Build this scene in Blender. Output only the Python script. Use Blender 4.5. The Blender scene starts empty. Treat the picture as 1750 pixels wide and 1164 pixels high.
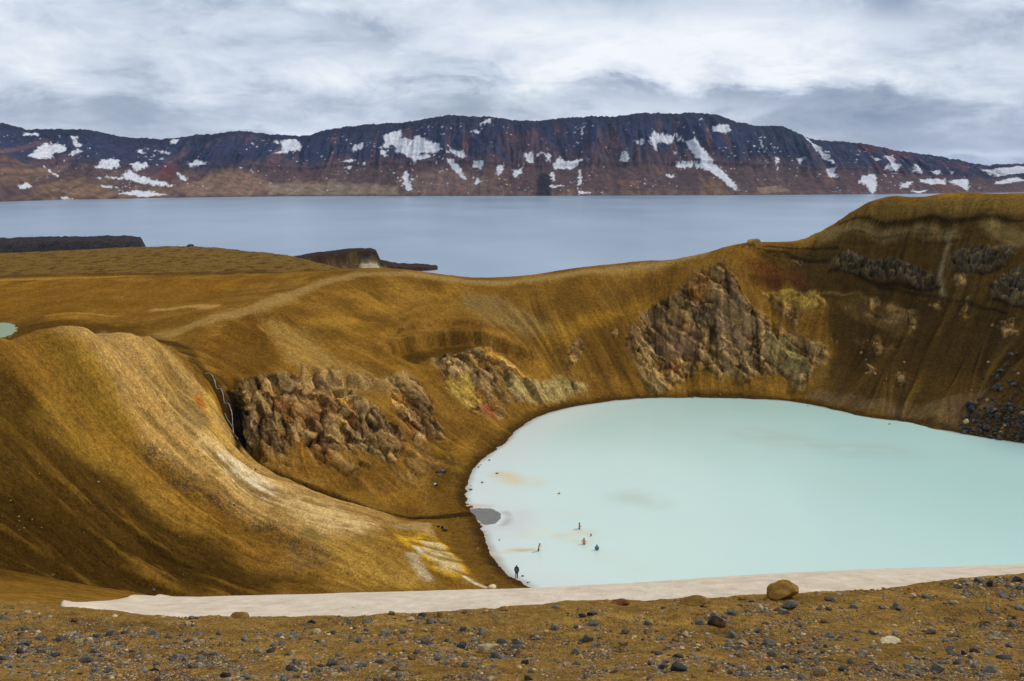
import bpy, bmesh, math, random
import numpy as np
from mathutils import Vector, Matrix, Euler
random.seed(7)
RNG = np.random.default_rng(11)
SC = bpy.context.scene
COL = SC.collection
R = math.radians

# ------------------------------------------------------------------ camera
F_PX = 1516.0                      # focal length in pixels of the 1750 wide photograph
PITCH = math.atan((582 - 303) / F_PX)
CAM_Z = 53.0                       # metres above the crater lake
cam_d = bpy.data.cameras.new("camera")
cam_d.sensor_width = 36.0
cam_d.lens = 36.0 * F_PX / 1750.0
cam_d.clip_start = 0.1
cam_d.clip_end = 60000.0
cam = bpy.data.objects.new("camera", cam_d)
cam.location = (0, 0, CAM_Z)
cam.rotation_euler = (math.pi / 2 - PITCH, 0, 0)
COL.objects.link(cam)
SC.camera = cam

# ------------------------------------------------------------------ exposure
SC.view_settings.view_transform = 'Standard'
SC.view_settings.look = 'None'
SC.view_settings.exposure = 0.1
SC.view_settings.gamma = 1.0
SC.view_settings.use_curve_mapping = False

# ------------------------------------------------------------------ sun
SUN_EL, SUN_AZ = R(42), R(68)      # azimuth clockwise from the view direction (+Y): sun to the right, a little ahead
sun_d = bpy.data.lights.new("sun", 'SUN')
sun_d.energy = 2.1
sun_d.angle = R(10)
sun_d.color = (1.0, 0.95, 0.87)
sun = bpy.data.objects.new("sun", sun_d)
sdir = Vector((math.sin(SUN_AZ) * math.cos(SUN_EL), math.cos(SUN_AZ) * math.cos(SUN_EL), math.sin(SUN_EL)))
sun.rotation_euler = sdir.to_track_quat('Z', 'Y').to_euler()
sun.location = (0, 0, 300)
COL.objects.link(sun)


# ------------------------------------------------------------------ node helper
class NT:
    def __init__(self, tree):
        self.t = tree; self.n = tree.nodes; self.l = tree.links
    def node(self, typ, **kw):
        nd = self.n.new(typ)
        for k, v in kw.items():
            setattr(nd, k, v)
        return nd
    def inp(self, sock, v):
        if isinstance(v, bpy.types.NodeSocket):
            self.l.new(v, sock)
        elif v is not None:
            sock.default_value = v
    def math(self, op, a, b=None, c=None, clamp=False):
        nd = self.node('ShaderNodeMath', operation=op, use_clamp=clamp)
        self.inp(nd.inputs[0], a)
        if b is not None: self.inp(nd.inputs[1], b)
        if c is not None: self.inp(nd.inputs[2], c)
        return nd.outputs[0]
    def vmath(self, op, a, b=None, out=0):
        nd = self.node('ShaderNodeVectorMath', operation=op)
        self.inp(nd.inputs[0], a)
        if b is not None:
            self.inp(nd.inputs[3] if op == 'SCALE' else nd.inputs[1], b)
        return nd.outputs[out]
    def noise(self, vec, scale, detail=4, rough=0.55, dist=0.0, col=False):
        nd = self.node('ShaderNodeTexNoise')
        self.inp(nd.inputs['Vector'], vec)
        nd.inputs['Scale'].default_value = scale
        nd.inputs['Detail'].default_value = detail
        nd.inputs['Roughness'].default_value = rough
        nd.inputs['Distortion'].default_value = dist
        return nd.outputs['Color' if col else 'Fac']
    def ramp(self, fac, stops, interp='LINEAR'):
        nd = self.node('ShaderNodeValToRGB')
        nd.color_ramp.interpolation = interp
        e = nd.color_ramp.elements
        while len(e) < len(stops): e.new(0.5)
        for i, (p, c) in enumerate(stops):
            e[i].position = p
            e[i].color = (c[0], c[1], c[2], 1) if hasattr(c, '__len__') else (c, c, c, 1)
        self.inp(nd.inputs[0], fac)
        return nd.outputs[0]
    def mix(self, fac, a, b, mode='MIX'):
        nd = self.node('ShaderNodeMix', data_type='RGBA', blend_type=mode)
        self.inp(nd.inputs[0], fac)
        self.inp(nd.inputs[6], a if not (isinstance(a, tuple) and len(a) == 3) else (*a, 1))
        self.inp(nd.inputs[7], b if not (isinstance(b, tuple) and len(b) == 3) else (*b, 1))
        return nd.outputs[2]
    def maprange(self, v, a, b, c=0.0, d=1.0, smooth=False):
        nd = self.node('ShaderNodeMapRange')
        if smooth: nd.interpolation_type = 'SMOOTHSTEP'
        self.inp(nd.inputs[0], v)
        for i, q in enumerate((a, b, c, d)): nd.inputs[i + 1].default_value = q
        return nd.outputs[0]


# ------------------------------------------------------------------ world: overcast sky with broken cloud layers
world = bpy.data.worlds.new("World")
SC.world = world
world.use_nodes = True
W = NT(world.node_tree)
W.n.clear()
wout = W.node('ShaderNodeOutputWorld')
bg = W.node('ShaderNodeBackground')
W.l.new(bg.outputs[0], wout.inputs[0])
sky = W.node('ShaderNodeTexSky', sky_type='NISHITA')
sky.sun_disc = False
sky.sun_elevation = SUN_EL
sky.sun_rotation = SUN_AZ
tc = W.node('ShaderNodeTexCoord')
gen = tc.outputs['Generated']
sep = W.node('ShaderNodeSeparateXYZ'); W.l.new(gen, sep.inputs[0])
dx, dy, dz = sep.outputs
zz = W.math('MAXIMUM', dz, 0.0)
den = W.math('ADD', zz, 0.30)
cmb = W.node('ShaderNodeCombineXYZ')
W.l.new(W.math('DIVIDE', dx, den), cmb.inputs[0])
W.l.new(W.math('MULTIPLY', W.math('DIVIDE', dy, den), 1.25), cmb.inputs[1])
plane = cmb.outputs[0]
SKY = dict(plane=plane)
n_big = W.noise(plane, 1.7, 4, 0.55, 0.3)
flat = W.node('ShaderNodeMapping'); flat.inputs['Scale'].default_value = (1.0, 1.0, 2.7); flat.inputs['Location'].default_value = (3.1, 1.7, 0.4)
W.l.new(gen, flat.inputs[0])
n_mid = W.noise(flat.outputs[0], 10.0, 6, 0.62, 0.3)
# tangent coordinates of a direction: az = x/y, el = z/y (ahead of the viewer), warped by noise so cloud banks get ragged edges
ysafe = W.math('MAXIMUM', dy, 0.05)
wz = W.math('MULTIPLY', W.math('SUBTRACT', n_mid, 0.5), 0.085)
wx = W.math('MULTIPLY', W.math('SUBTRACT', n_big, 0.5), 0.35)
az = W.math('ADD', W.math('DIVIDE', dx, ysafe), wx)
el = W.math('ADD', W.math('DIVIDE', dz, ysafe), wz)
def bank(px, py, sx, sy, amp, tilt=0.0):
    """a soft cloud bank centred on the direction that pixel looks at; sx, sy in pixels"""
    a0 = (px - 875) / F_PX; e0 = (303 - py) / F_PX
    a = W.math('SUBTRACT', az, a0)
    e = W.math('SUBTRACT', W.math('SUBTRACT', el, e0), W.math('MULTIPLY', a, tilt))
    a = W.math('MULTIPLY', a, F_PX / sx); e = W.math('MULTIPLY', e, F_PX / sy)
    d = W.math('ADD', W.math('MULTIPLY', a, a), W.math('MULTIPLY', e, e))
    return W.math('MULTIPLY', W.math('POWER', 2.718, W.math('MULTIPLY', d, -1.0)), amp)
banks = [
    (1120, 80, 300, 60, 0.24), (1330, 110, 330, 45, 0.14), (800, 130, 260, 40, 0.16),   # bright breaks
    (250, 60, 420, 80, 0.05), (60, 110, 250, 40, 0.06),
    (1520, 20, 110, 30, -0.30), (1640, 215, 260, 50, -0.20), (1480, 190, 240, 45, -0.13),
    (1180, 165, 260, 16, -0.20, -0.03), (1350, 250, 220, 40, -0.08),
    (300, 205, 480, 26, -0.08), (620, 168, 260, 20, -0.09), (120, 185, 220, 16, -0.08), (1000, 15, 170, 28, -0.09),
    (540, 45, 90, 22, -0.13, -0.3), (700, 115, 130, 12, -0.07, -0.25),
    (1680, 272, 120, 9, 0.22), (560, 226, 120, 7, 0.16), (1700, 100, 200, 60, -0.06),
]
tot = None
for b in banks:
    v = bank(*b)
    tot = v if tot is None else W.math('ADD', tot, v)
lum = W.math('ADD', W.math('MULTIPLY', W.math('SUBTRACT', n_big, 0.5), 0.45),
             W.math('MULTIPLY', W.math('SUBTRACT', n_mid, 0.5), 1.05))
lum = W.math('ADD', W.math('ADD', lum, tot), 0.56)
cloud = W.ramp(lum, [(0.10, (0.22, 0.28, 0.39)), (0.36, (0.37, 0.43, 0.55)), (0.54, (0.57, 0.64, 0.75)),
                     (0.70, (0.71, 0.77, 0.86)), (0.90, (0.90, 0.93, 0.96))])
skyc = W.vmath('SCALE', sky.outputs[0], 0.10)
cover = W.maprange(n_big, 0.30, 0.50, 0.80, 0.97)
W.l.new(W.mix(cover, skyc, cloud), bg.inputs[0])
bg.inputs[1].default_value = 1.0
world.cycles.sampling_method = 'MANUAL'
world.cycles.sample_map_resolution = 128


# ------------------------------------------------------------------ object helpers
def link(name, me, mat=None, parent=None, label=None, cat=None, group=None, kind=None, loc=None, rot=None):
    o = bpy.data.objects.new(name, me)
    COL.objects.link(o)
    if mat is not None and me is not None:
        me.materials.clear()
        for m in (mat if isinstance(mat, (list, tuple)) else [mat]): me.materials.append(m)
    if parent: o.parent = parent
    if label: o["label"] = label
    if cat: o["category"] = cat
    if group: o["group"] = group
    if kind: o["kind"] = kind
    if loc is not None: o.location = loc
    if rot is not None: o.rotation_euler = rot
    return o

def mesh_np(name, verts, faces, smooth=True, cols=None):
    """verts (N,3) array, faces (M,k) int array"""
    me = bpy.data.meshes.new(name)
    verts = np.ascontiguousarray(verts, dtype=np.float32)
    faces = np.ascontiguousarray(faces, dtype=np.int32)
    n, m, k = len(verts), len(faces), faces.shape[1]
    me.vertices.add(n)
    me.vertices.foreach_set('co', verts.ravel())
    me.loops.add(m * k)
    me.loops.foreach_set('vertex_index', faces.ravel())
    me.polygons.add(m)
    me.polygons.foreach_set('loop_start', np.arange(0, m * k, k, dtype=np.int32))
    me.polygons.foreach_set('use_smooth', np.full(m, smooth, dtype=bool))
    me.update(calc_edges=True)
    if cols is not None:
        for nm, c in cols.items():
            c = np.asarray(c, dtype=np.float32)
            if c.ndim == 1:
                a = me.attributes.new(nm, 'FLOAT', 'POINT')
                a.data.foreach_set('value', c)
            else:
                if c.shape[1] == 3: c = np.concatenate([c, np.ones((len(c), 1), np.float32)], 1)
                a = me.attributes.new(nm, 'FLOAT_COLOR', 'POINT')
                a.data.foreach_set('color', np.ascontiguousarray(c).ravel())
    return me

def grid_faces(nr, nc, flip=False):
    i = np.arange(nr - 1)[:, None] * nc + np.arange(nc - 1)[None, :]
    f = np.stack([i, i + 1, i + nc + 1, i + nc], -1).reshape(-1, 4)
    return f[:, ::-1] if flip else f

# ------------------------------------------------------------------ numpy noise
_perm = np.random.default_rng(5).permutation(256).astype(np.int32)
_perm = np.concatenate([_perm, _perm, _perm])
_g = np.random.default_rng(6).normal(size=(256, 3)).astype(np.float32)
_g /= np.linalg.norm(_g, axis=1)[:, None]
def perlin(x, y, z):
    x = np.asarray(x, np.float32); y = np.asarray(y, np.float32); z = np.broadcast_to(np.asarray(z, np.float32), x.shape)
    xf = np.floor(x); yf = np.floor(y); zf = np.floor(z)
    xi = xf.astype(np.int32) & 255; yi = yf.astype(np.int32) & 255; zi = zf.astype(np.int32) & 255
    x = x - xf; y = y - yf; z = z - zf
    u = x * x * x * (x * (x * 6 - 15) + 10); v = y * y * y * (y * (y * 6 - 15) + 10); w = z * z * z * (z * (z * 6 - 15) + 10)
    def corner(a, b, c):
        h = _perm[_perm[_perm[xi + a] + yi + b] + zi + c]
        g = _g[h]
        return g[..., 0] * (x - a) + g[..., 1] * (y - b) + g[..., 2] * (z - c)
    l = lambda a, b, t: a + (b - a) * t
    r = l(l(l(corner(0, 0, 0), corner(1, 0, 0), u), l(corner(0, 1, 0), corner(1, 1, 0), u), v),
          l(l(corner(0, 0, 1), corner(1, 0, 1), u), l(corner(0, 1, 1), corner(1, 1, 1), u), v), w)
    return r * 1.55
def fbm(x, y, z=0.0, octaves=4, gain=0.5, lac=2.03):
    s = 0; a = 1.0; t = 0
    for _ in range(octaves):
        s = s + a * perlin(x, y, z); t += a
        x = x * lac + 11.7; y = y * lac + 3.1; z = z * lac + 7.9; a *= gain
    return s / t
def ridged(x, y, z=0.0, octaves=4, gain=0.5, lac=2.1):
    s = 0; a = 1.0; t = 0
    for _ in range(octaves):
        s = s + a * (1 - 2 * np.abs(perlin(x, y, z))); t += a
        x = x * lac + 5.2; y = y * lac + 8.3; z = z * lac + 1.7; a *= gain
    return s / t
def worley(x, y, z):
    """F1, F2, cell id and offset to the nearest point of 3-D Worley noise"""
    p = np.stack([x, y, z], -1).astype(np.float32)
    pi = np.floor(p).astype(np.int32); pf = p - pi
    f1 = np.full(len(p), 9.0, np.float32); f2 = f1.copy(); cid = np.zeros(len(p), np.int32); off = np.zeros_like(p)
    for a in (-1, 0, 1):
        for b in (-1, 0, 1):
            for c in (-1, 0, 1):
                h = _perm[_perm[_perm[(pi[:, 0] + a) & 255] + ((pi[:, 1] + b) & 255)] + ((pi[:, 2] + c) & 255)]
                v = np.array([a, b, c], np.float32) + _g[h] * 0.5 + 0.5 - pf
                d = np.sqrt((v ** 2).sum(1))
                less = d < f1
                f2 = np.where(less, f1, np.minimum(f2, d))
                cid = np.where(less, h, cid)
                off = np.where(less[:, None], v, off)
                f1 = np.where(less, d, f1)
    return f1, f2, cid, off
def sstep(a, b, x):
    t = np.clip((x - a) / (b - a), 0, 1)
    return t * t * (3 - 2 * t)
def lerp(a, b, t): return a + (b - a) * t
def srgb(r, g, b):
    c = np.array([r, g, b], np.float32) / 255
    return np.where(c <= 0.04045, c / 12.92, ((c + 0.055) / 1.055) ** 2.4)
# ================================================================== terrain
CP, SP = math.cos(PITCH), math.sin(PITCH)
def ray(px, py):
    """direction through a pixel, scaled so that its forward (Y) component is 1 -> (x/Y, slope down)"""
    cx = (np.asarray(px, float) - 875) / F_PX; cy = (582 - np.asarray(py, float)) / F_PX
    ddy = CP + cy * SP; ddz = -SP + cy * CP
    return cx / ddy, -ddz / ddy
def at(px, py, Y):
    u, s = ray(px, py)
    return (u * Y, Y, CAM_Z - s * Y)
def at_z(px, py, z=0.0):
    u, s = ray(px, py)
    Y = (CAM_Z - z) / s
    return (u * Y, Y, z)

PTS = []          # surveyed terrain heights (x, y, z)
def P(px, py, Y): PTS.append(at(px, py, Y))
def Pcol(px, rows):
    for py, Y in rows: P(px, py, Y)
def Wp(x, y, z): PTS.append((x, y, z))

# --- the rim we stand on
for x in (-14, -7, 0, 7, 14):
    Wp(x, -9, 52.0 + 0.02 * x); Wp(x, -3, 51.6 + 0.025 * x); Wp(x * 0.8, 1.5, 50.92 + 0.03 * x)
Wp(-24, 4, 50.2); Wp(24, 4, 51.3); Wp(-22, 11, 47.6); Wp(24, 12, 49.0)
EDGE = [(-250, 1030, 9.0), (0, 1041, 9.0), (250, 1050, 9.2), (500, 1053, 9.4), (720, 1046, 9.6), (900, 1036, 9.8), (1100, 1027, 10.0),
        (1300, 1015, 10.3), (1500, 1003, 10.8), (1640, 989, 11.2), (1750, 979, 11.5), (2000, 962, 12.0)]
SNOWTOP = [(90, 1038), (200, 1029), (300, 1022), (420, 1020), (560, 1018), (700, 1016), (830, 1015), (930, 1014), (1000, 1012), (1100, 1006),
           (1200, 998), (1300, 990), (1400, 984), (1500, 982.5), (1600, 980), (1750, 975), (2000, 962)]
for px in sorted(set(list(range(-250, 2001, 75)))):
    py = float(np.interp(px, [q[0] for q in EDGE], [q[1] for q in EDGE])); Y = float(np.interp(px, [q[0] for q in EDGE], [q[2] for q in EDGE]))
    P(px, 1164, lerp(5.4, 5.9, px / 1750))
    P(px, lerp(py, 1164, 0.45), lerp(Y, 5.6, 0.42))
    P(px, py, Y)
    if px >= 275:
        st = np.interp(px, [a for a, b in SNOWTOP], [b for a, b in SNOWTOP])
        for fr, YY in ((0.08, Y + 1.6), (0.55, 16.5), (1.0, 25.0)):
            x, y, z = at(px, lerp(py, st, fr) + (6 if fr < 0.1 else 0), YY)
            Wp(x, y, z - 0.15)
        P(px, st + 45, 34.0)
# left lobe below the rim
Pcol(-250, [(1000, 12), (960, 20), (930, 32), (955, 45)])
Pcol(0, [(1037, 11.5), (1010, 18), (976, 30), (985, 38), (999, 50)])
Pcol(75, [(1038, 11.5), (1012, 18), (987, 28.5), (1000, 40)])
Pcol(150, [(1040, 11.6), (1020, 18), (1000, 27), (1015, 40)])
Pcol(230, [(1012, 27), (1035, 42)])
# --- slope of the spur
Pcol(-250, [(940, 62), (820, 74), (700, 84), (620, 92)])
Pcol(0, [(962, 69), (900, 74), (850, 78), (750, 86), (650, 94), (581, 100)])
Pcol(75, [(975, 73), (900, 79), (800, 88), (700, 96), (620, 103), (565, 107.5)])
Pcol(150, [(998, 77), (900, 86), (800, 95), (700, 104), (620, 110), (566, 114)])
Pcol(225, [(1010, 81), (940, 88), (860, 96), (780, 104), (700, 111), (630, 118), (573, 123)])
Pcol(300, [(1016, 85), (950, 92), (880, 100), (800, 108), (700, 119), (650, 127), (603, 133)])
Pcol(350, [(1000, 88), (920, 97), (840, 106), (760, 116), (700, 125), (645, 138)])
Pcol(385, [(720, 130.5)])
Pcol(420, [(1014, 90.5), (950, 99), (900, 106), (850, 113), (800, 121), (776, 128)])
Pcol(490, [(1010, 94), (950, 102), (900, 109), (850, 117), (816, 127)])
Pcol(560, [(1008, 97.5), (960, 103.5), (920, 109), (880, 116), (847, 126)])
Pcol(640, [(1004, 101), (955, 107), (915, 112.5), (885, 120), (870, 127.5)])
Pcol(720, [(1003, 103.5), (965, 108), (935, 113), (905, 121)])
for px, py, z in ((790, 1000, 1.4), (770, 970, 2.4), (740, 940, 2.6), (700, 915, 2.6), (830, 1003, 0.8), (760, 925, 1.0), (790, 940, 0.8), (800, 965, 0.9),
                  (740, 895, 1.1), (830, 960, 0.55), (855, 990, 0.5), (880, 1003, 0.5)):
    x, y, z = at_z(px, py, z); Wp(x, y, z)
# just behind its crest it falls away again
for px, py, Y in ((-250, 620, 92), (-120, 600, 96), (0, 581, 100), (75, 565, 107.5), (120, 562, 111), (150, 566, 114), (225, 573, 123), (265, 582, 128), (300, 603, 133)):
    P(px, py + 4, Y + 5); P(px, py + 13, Y + 13)
P(-120, 600, 96); P(120, 562, 111); P(265, 582, 128)
# hidden hollow between spur and the snow slope
for px, Y, s in ((300, 62, .515), (560, 70, .52), (830, 74, .53), (1000, 72, 0.56)):
    u, _ = ray(px, 1000); Wp(u * Y, Y, CAM_Z - s * Y)
# --- ravine with the stream
STREAM = [(403, 758, 138.5), (418, 775, 137.8), (440, 792, 137), (480, 812, 136.2), (520, 828, 135.5), (570, 848, 134.6), (620, 866, 133.6),
          (660, 878, 132.8), (700, 885, 132), (750, 884, 132.6)]
for q in STREAM: P(*q)
x, y, z = at_z(800, 878, 0.25); Wp(x, y, z)
Pcol(356, [(642, 146)]); Pcol(380, [(680, 143.5)]); Pcol(398, [(730, 140.5)])
# --- valley behind the spur
Pcol(320, [(606, 156)]); Pcol(260, [(579, 164)])
for x, y, z in ((-70, 130, 29), (-90, 150, 25), (-100, 168, 22.2), (-110, 176, 21.4), (-125, 170, 21.6), (-118, 184, 21.7), (-104, 186, 22.1), (-140, 190, 23), (-88, 172, 22.4)): Wp(x, y, z)
Pcol(-250, [(545, 205), (500, 235), (480, 255)])
Pcol(0, [(562, 183), (530, 202), (500, 224), (485, 240), (476, 252)])
Pcol(100, [(556, 178), (530, 195), (500, 220), (473, 250)])
Pcol(200, [(568, 173), (530, 197), (500, 220), (472, 249)])
Pcol(300, [(577, 172), (545, 187), (510, 212), (472, 247)])
Pcol(400, [(505, 215), (485, 232), (470, 247)])
Pcol(480, [(490, 226), (470, 243)])
# --- hillock and rim up to the saddle
Pcol(300, [(590, 165)])
Pcol(340, [(575, 170), (610, 158)])
Pcol(380, [(548, 182), (600, 166), (640, 155)])
Pcol(430, [(530, 191), (560, 182), (600, 170), (645, 157)])
Pcol(480, [(508, 206), (540, 190), (580, 176), (620, 167), (655, 158)])
Pcol(520, [(492, 218), (530, 203), (590, 182), (640, 168), (700, 154), (760, 144)])
Pcol(560, [(478, 227)]); Pcol(600, [(467, 236)])
Pcol(590, [(510, 214), (550, 199), (600, 182), (650, 169), (700, 160), (760, 148.5), (810, 141)])
Pcol(650, [(465, 240), (520, 217), (570, 198), (620, 182), (680, 166), (740, 156), (800, 146), (850, 138.5)])
Pcol(700, [(466, 242), (490, 233), (530, 217), (570, 203), (610, 190), (650, 178), (700, 169), (760, 157)])
Pcol(760, [(475, 243), (500, 233), (540, 220), (580, 206), (640, 188), (700, 177), (750, 167), (800, 153)])
Pcol(830, [(483, 243.5), (500, 236), (540, 222), (570, 212), (600, 204), (650, 194), (700, 184), (740, 174)])
Pcol(900, [(478, 246), (510, 235), (560, 221), (610, 210), (660, 200)])
Pcol(1000, [(463, 252), (500, 240), (540, 230), (590, 220), (640, 212.5), (665, 209)])
Pcol(1100, [(452, 254), (470, 250), (500, 244), (550, 235), (600, 226), (650, 216.5)])
Pcol(1170, [(442, 252), (470, 247), (510, 240), (560, 232), (610, 224), (655, 215.5)])
Pcol(1230, [(428, 250), (460, 244), (500, 237.5), (560, 229), (620, 220), (660, 213.5)])
Pcol(1285, [(417, 250), (440, 245), (480, 240), (540, 232), (600, 223.5), (655, 214)])
Pcol(1340, [(415, 252), (440, 246), (480, 240), (540, 231), (600, 221.5), (655, 214)])
Pcol(1400, [(398, 250), (440, 243), (480, 237), (540, 227), (600, 218), (660, 210)])
Pcol(1440, [(378, 248)]); Pcol(1480, [(355, 247)])
Pcol(1500, [(349, 247), (378, 243), (400, 241.5), (430, 238.5), (465, 234), (500, 230), (550, 222), (600, 213), (650, 203)])
Pcol(1530, [(341, 246)])
Pcol(1600, [(337, 244), (370, 236.5), (400, 234.5), (450, 228.5), (500, 222), (550, 214.5), (600, 206.5), (650, 198), (700, 188)])
Pcol(1700, [(334.5, 241), (345, 234), (370, 230), (400, 227), (450, 221), (500, 214), (550, 207), (600, 200), (650, 192), (700, 183.5)])
Pcol(1780, [(333, 239), (370, 226), (450, 216), (550, 201), (650, 186), (700, 179)])
Pcol(1950, [(330, 222), (450, 203), (600, 186), (700, 172)])
for x, y, z in ((150, 195, 48), (138, 178, 27), (165, 150, 49), (140, 145, 22), (150, 95, 49), (125, 100, 18), (110, 45, 50), (85, 70, 19), (60, 14, 51),
                (50, 45, 31), (20, 55, 26), (35, 30, 41), (75, 30, 43), (200, 210, 48), (210, 120, 49)): Wp(x, y, z)
for px, py, Y in ((1440, 378, 256), (1480, 355, 256), (1530, 341, 256), (1560, 339, 250), (1560, 339, 262), (1600, 337, 256), (1650, 335.5, 242), (1650, 335.5, 256), (1700, 334.5, 254), (1780, 333, 254)):
    x, y, z = at(px, py, Y); Wp(x, y, z - (0.25 if Y > 251 else 0))
for px, py, Y in ((1340, 415, 262), (1400, 398, 260), (1285, 417, 262), (1230, 428, 262), (1170, 442, 264)):
    x, y, z = at(px, py, Y); Wp(x, y, z - 2.0)
# --- crater lake shoreline (z = 0) and bed
SHORE = [(1950, 790), (1850, 772), (1750, 757), (1650, 742), (1560, 722), (1480, 712), (1380, 690), (1300, 682), (1200, 679), (1110, 680), (1040, 686),
         (970, 697), (920, 712), (880, 737), (862, 757), (835, 777), (812, 797), (800, 820), (796, 845), (799, 865), (812, 885), (822, 897), (828, 915), (836, 940),
         (852, 966), (876, 988), (905, 1004), (930, 1012)]
def smooth_line(pl, n):
    """Catmull-Rom through the points, n samples per span"""
    p = np.array(pl, float); out = []
    for i in range(len(p) - 1):
        p0, p1, p2, p3 = p[max(i - 1, 0)], p[i], p[i + 1], p[min(i + 2, len(p) - 1)]
        for f in np.arange(n) / n:
            out.append(0.5 * (2 * p1 + (p2 - p0) * f + (2 * p0 - 5 * p1 + 4 * p2 - p3) * f ** 2 + (3 * p1 - p0 - 3 * p2 + p3) * f ** 3))
    out.append(p[-1])
    return np.array(out)
shore_w = [at_z(a, b, 0.0) for a, b in smooth_line(SHORE, 3)]
NEAR_SHORE = [(8, 88), (20, 82), (40, 79), (65, 84), (85, 94), (105, 112), (118, 130)]
for q in shore_w: Wp(q[0], q[1], 0.0)
for q in NEAR_SHORE: Wp(q[0], q[1], 0.0)
LC = np.array([52.0, 140.0])
for q in shore_w[1::3]:
    d = LC - np.array(q[:2]); d /= np.linalg.norm(d)
    Wp(q[0] + d[0] * 6, q[1] + d[1] * 6, -0.5)
for q in ((10, 160), (10, 130), (15, 110), (30, 95), (60, 105), (30, 130), (50, 150), (70, 130), (90, 140), (60, 180), (30, 185), (90, 165)): Wp(q[0], q[1], -1.6)
# where people stand in the water the bed is as deep as they are wet
BATHERS = dict(wader=(920, 942, 0.62), slim=(990, 904, 0.80), shorts=(998, 930, 0.86), neck=(1010, 916, 1.42), blue=(1020, 940, 0.98))
for _k, (a, b_, dpt) in BATHERS.items():
    x, y, z = at_z(a, b_, 0.0); Wp(x, y, -dpt * 1.1)
# --- beyond the rim: fall to the big lake (z = -5), plateau on the left
for px, Y, z in ((700, 300, 8), (830, 290, 9), (1000, 300, 10), (1200, 300, 14), (1400, 300, 22), (1600, 300, 30), (1800, 300, 30), (700, 370, -12), (830, 350, -12),
                 (1000, 360, -12), (1200, 370, -12), (1400, 390, -12), (1600, 400, -12), (1850, 400, -12), (760, 450, -14), (1200, 550, -16), (1800, 600, -16), (900, 640, -16)):
    u, _ = ray(px, 470); Wp(u * Y, Y, z)
Pcol(-250, [(474, 275), (462, 330), (448, 420), (436, 540), (440, 640)])
Pcol(0, [(478, 266), (472, 285), (464, 325), (450, 400), (441, 460), (433, 540), (437, 620)])
Pcol(150, [(474, 268), (468, 285), (458, 330), (444, 410), (436, 460), (427, 540), (431, 640)])
Pcol(280, [(473, 268), (468, 285), (458, 330), (440, 420), (431, 480), (422, 560), (430, 650)])
Pcol(380, [(474, 272), (467, 290), (455, 350), (440, 430), (432, 480), (425, 550), (440, 640)])
Pcol(450, [(474, 275), (466, 300), (452, 370), (441, 440), (432, 500), (445, 580)])
Pcol(510, [(474, 280), (465, 310), (455, 370), (446, 430), (440, 490), (455, 560)])
Pcol(580, [(474, 290), (468, 320), (462, 370), (460, 430), (470, 500)])

PTS = np.array(PTS, float)
def tuv(x, y):
    e = np.asarray(y, float) + 12.0
    return np.asarray(x, float) / e, np.log(e)
_cu, _cv = tuv(PTS[:, 0], PTS[:, 1])
_cw = (CAM_Z - PTS[:, 2]) / (PTS[:, 1] + 12.0)
_C = np.stack([_cu * 1.35, _cv], 1)
def _kern(r2):
    return 0.5 * r2 * np.log(r2 + 1e-12)
_n = len(_C)
_A = np.zeros((_n + 3, _n + 3))
_d2 = ((_C[:, None, :] - _C[None, :, :]) ** 2).sum(-1)
_A[:_n, :_n] = _kern(_d2) + np.eye(_n) * 1.5e-4
_A[:_n, _n] = 1; _A[:_n, _n + 1:] = _C
_A[_n, :_n] = 1; _A[_n + 1:, :_n] = _C.T
_sol = np.linalg.solve(_A, np.concatenate([_cw, np.zeros(3)]))
def ground(x, y):
    """smooth surveyed height at (x, y)"""
    x = np.asarray(x, float); y = np.asarray(y, float)
    u, v = tuv(x, y)
    u = (u * 1.35).ravel().astype(np.float32); v = v.ravel().astype(np.float32)
    out = np.empty(len(u), np.float32)
    c = _C.astype(np.float32); w = _sol[:_n].astype(np.float32)
    for a in range(0, len(u), 20000):
        b = slice(a, a + 20000)
        r2 = (u[b, None] - c[None, :, 0]) ** 2 + (v[b, None] - c[None, :, 1]) ** 2
        out[b] = (0.5 * r2 * np.log(r2 + 1e-12)) @ w + _sol[_n] + _sol[_n + 1] * u[b] + _sol[_n + 2] * v[b]
    return (CAM_Z - out.reshape(x.shape) * (y + 12.0))

# --- grid
def seg(a, b, n, last=False): return np.exp(np.linspace(math.log(a + 12), math.log(b + 12), n, endpoint=last)) - 12
YR = np.concatenate([seg(-9, 3, 16), seg(3, 14, 150), seg(14, 60, 80), seg(60, 265, 840), seg(265, 660, 120, True)])
ui = np.linspace(-0.57, 0.57, 1150)
uo = 0.57 + np.cumsum(np.linspace(0.0012, 0.010, 105))
UC = np.concatenate([-uo[::-1], ui, uo])
NR, NC = len(YR), len(UC)
GX = (UC[None, :] * (YR[:, None] + 12)).astype(np.float32)
GY = np.repeat(YR[:, None], NC, 1).astype(np.float32)
# evaluate the spline on every third row / column, then cubic in between
def upsample(idx_c, idx_f, arr):
    """Catmull-Rom along axis 0 from sample positions idx_c to idx_f (both in index space, uniform)"""
    t = (idx_f - idx_c[0]) / (idx_c[1] - idx_c[0])
    i = np.clip(np.floor(t).astype(int), 0, len(idx_c) - 2); f = (t - i)[:, None].astype(np.float32)
    g = lambda k: arr[np.clip(i + k, 0, len(idx_c) - 1)]
    p0, p1, p2, p3 = g(-1), g(0), g(1), g(2)
    return 0.5 * (2 * p1 + (p2 - p0) * f + (2 * p0 - 5 * p1 + 4 * p2 - p3) * f ** 2 + (3 * p1 - p0 - 3 * p2 + p3) * f ** 3)
rc = np.linspace(0, NR - 1, (NR - 1) // 3 + 1); cc = np.linspace(0, NC - 1, (NC - 1) // 4 + 1)
Yc = np.interp(rc, np.arange(NR), YR); Uc = np.interp(cc, np.arange(NC), UC)
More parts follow.
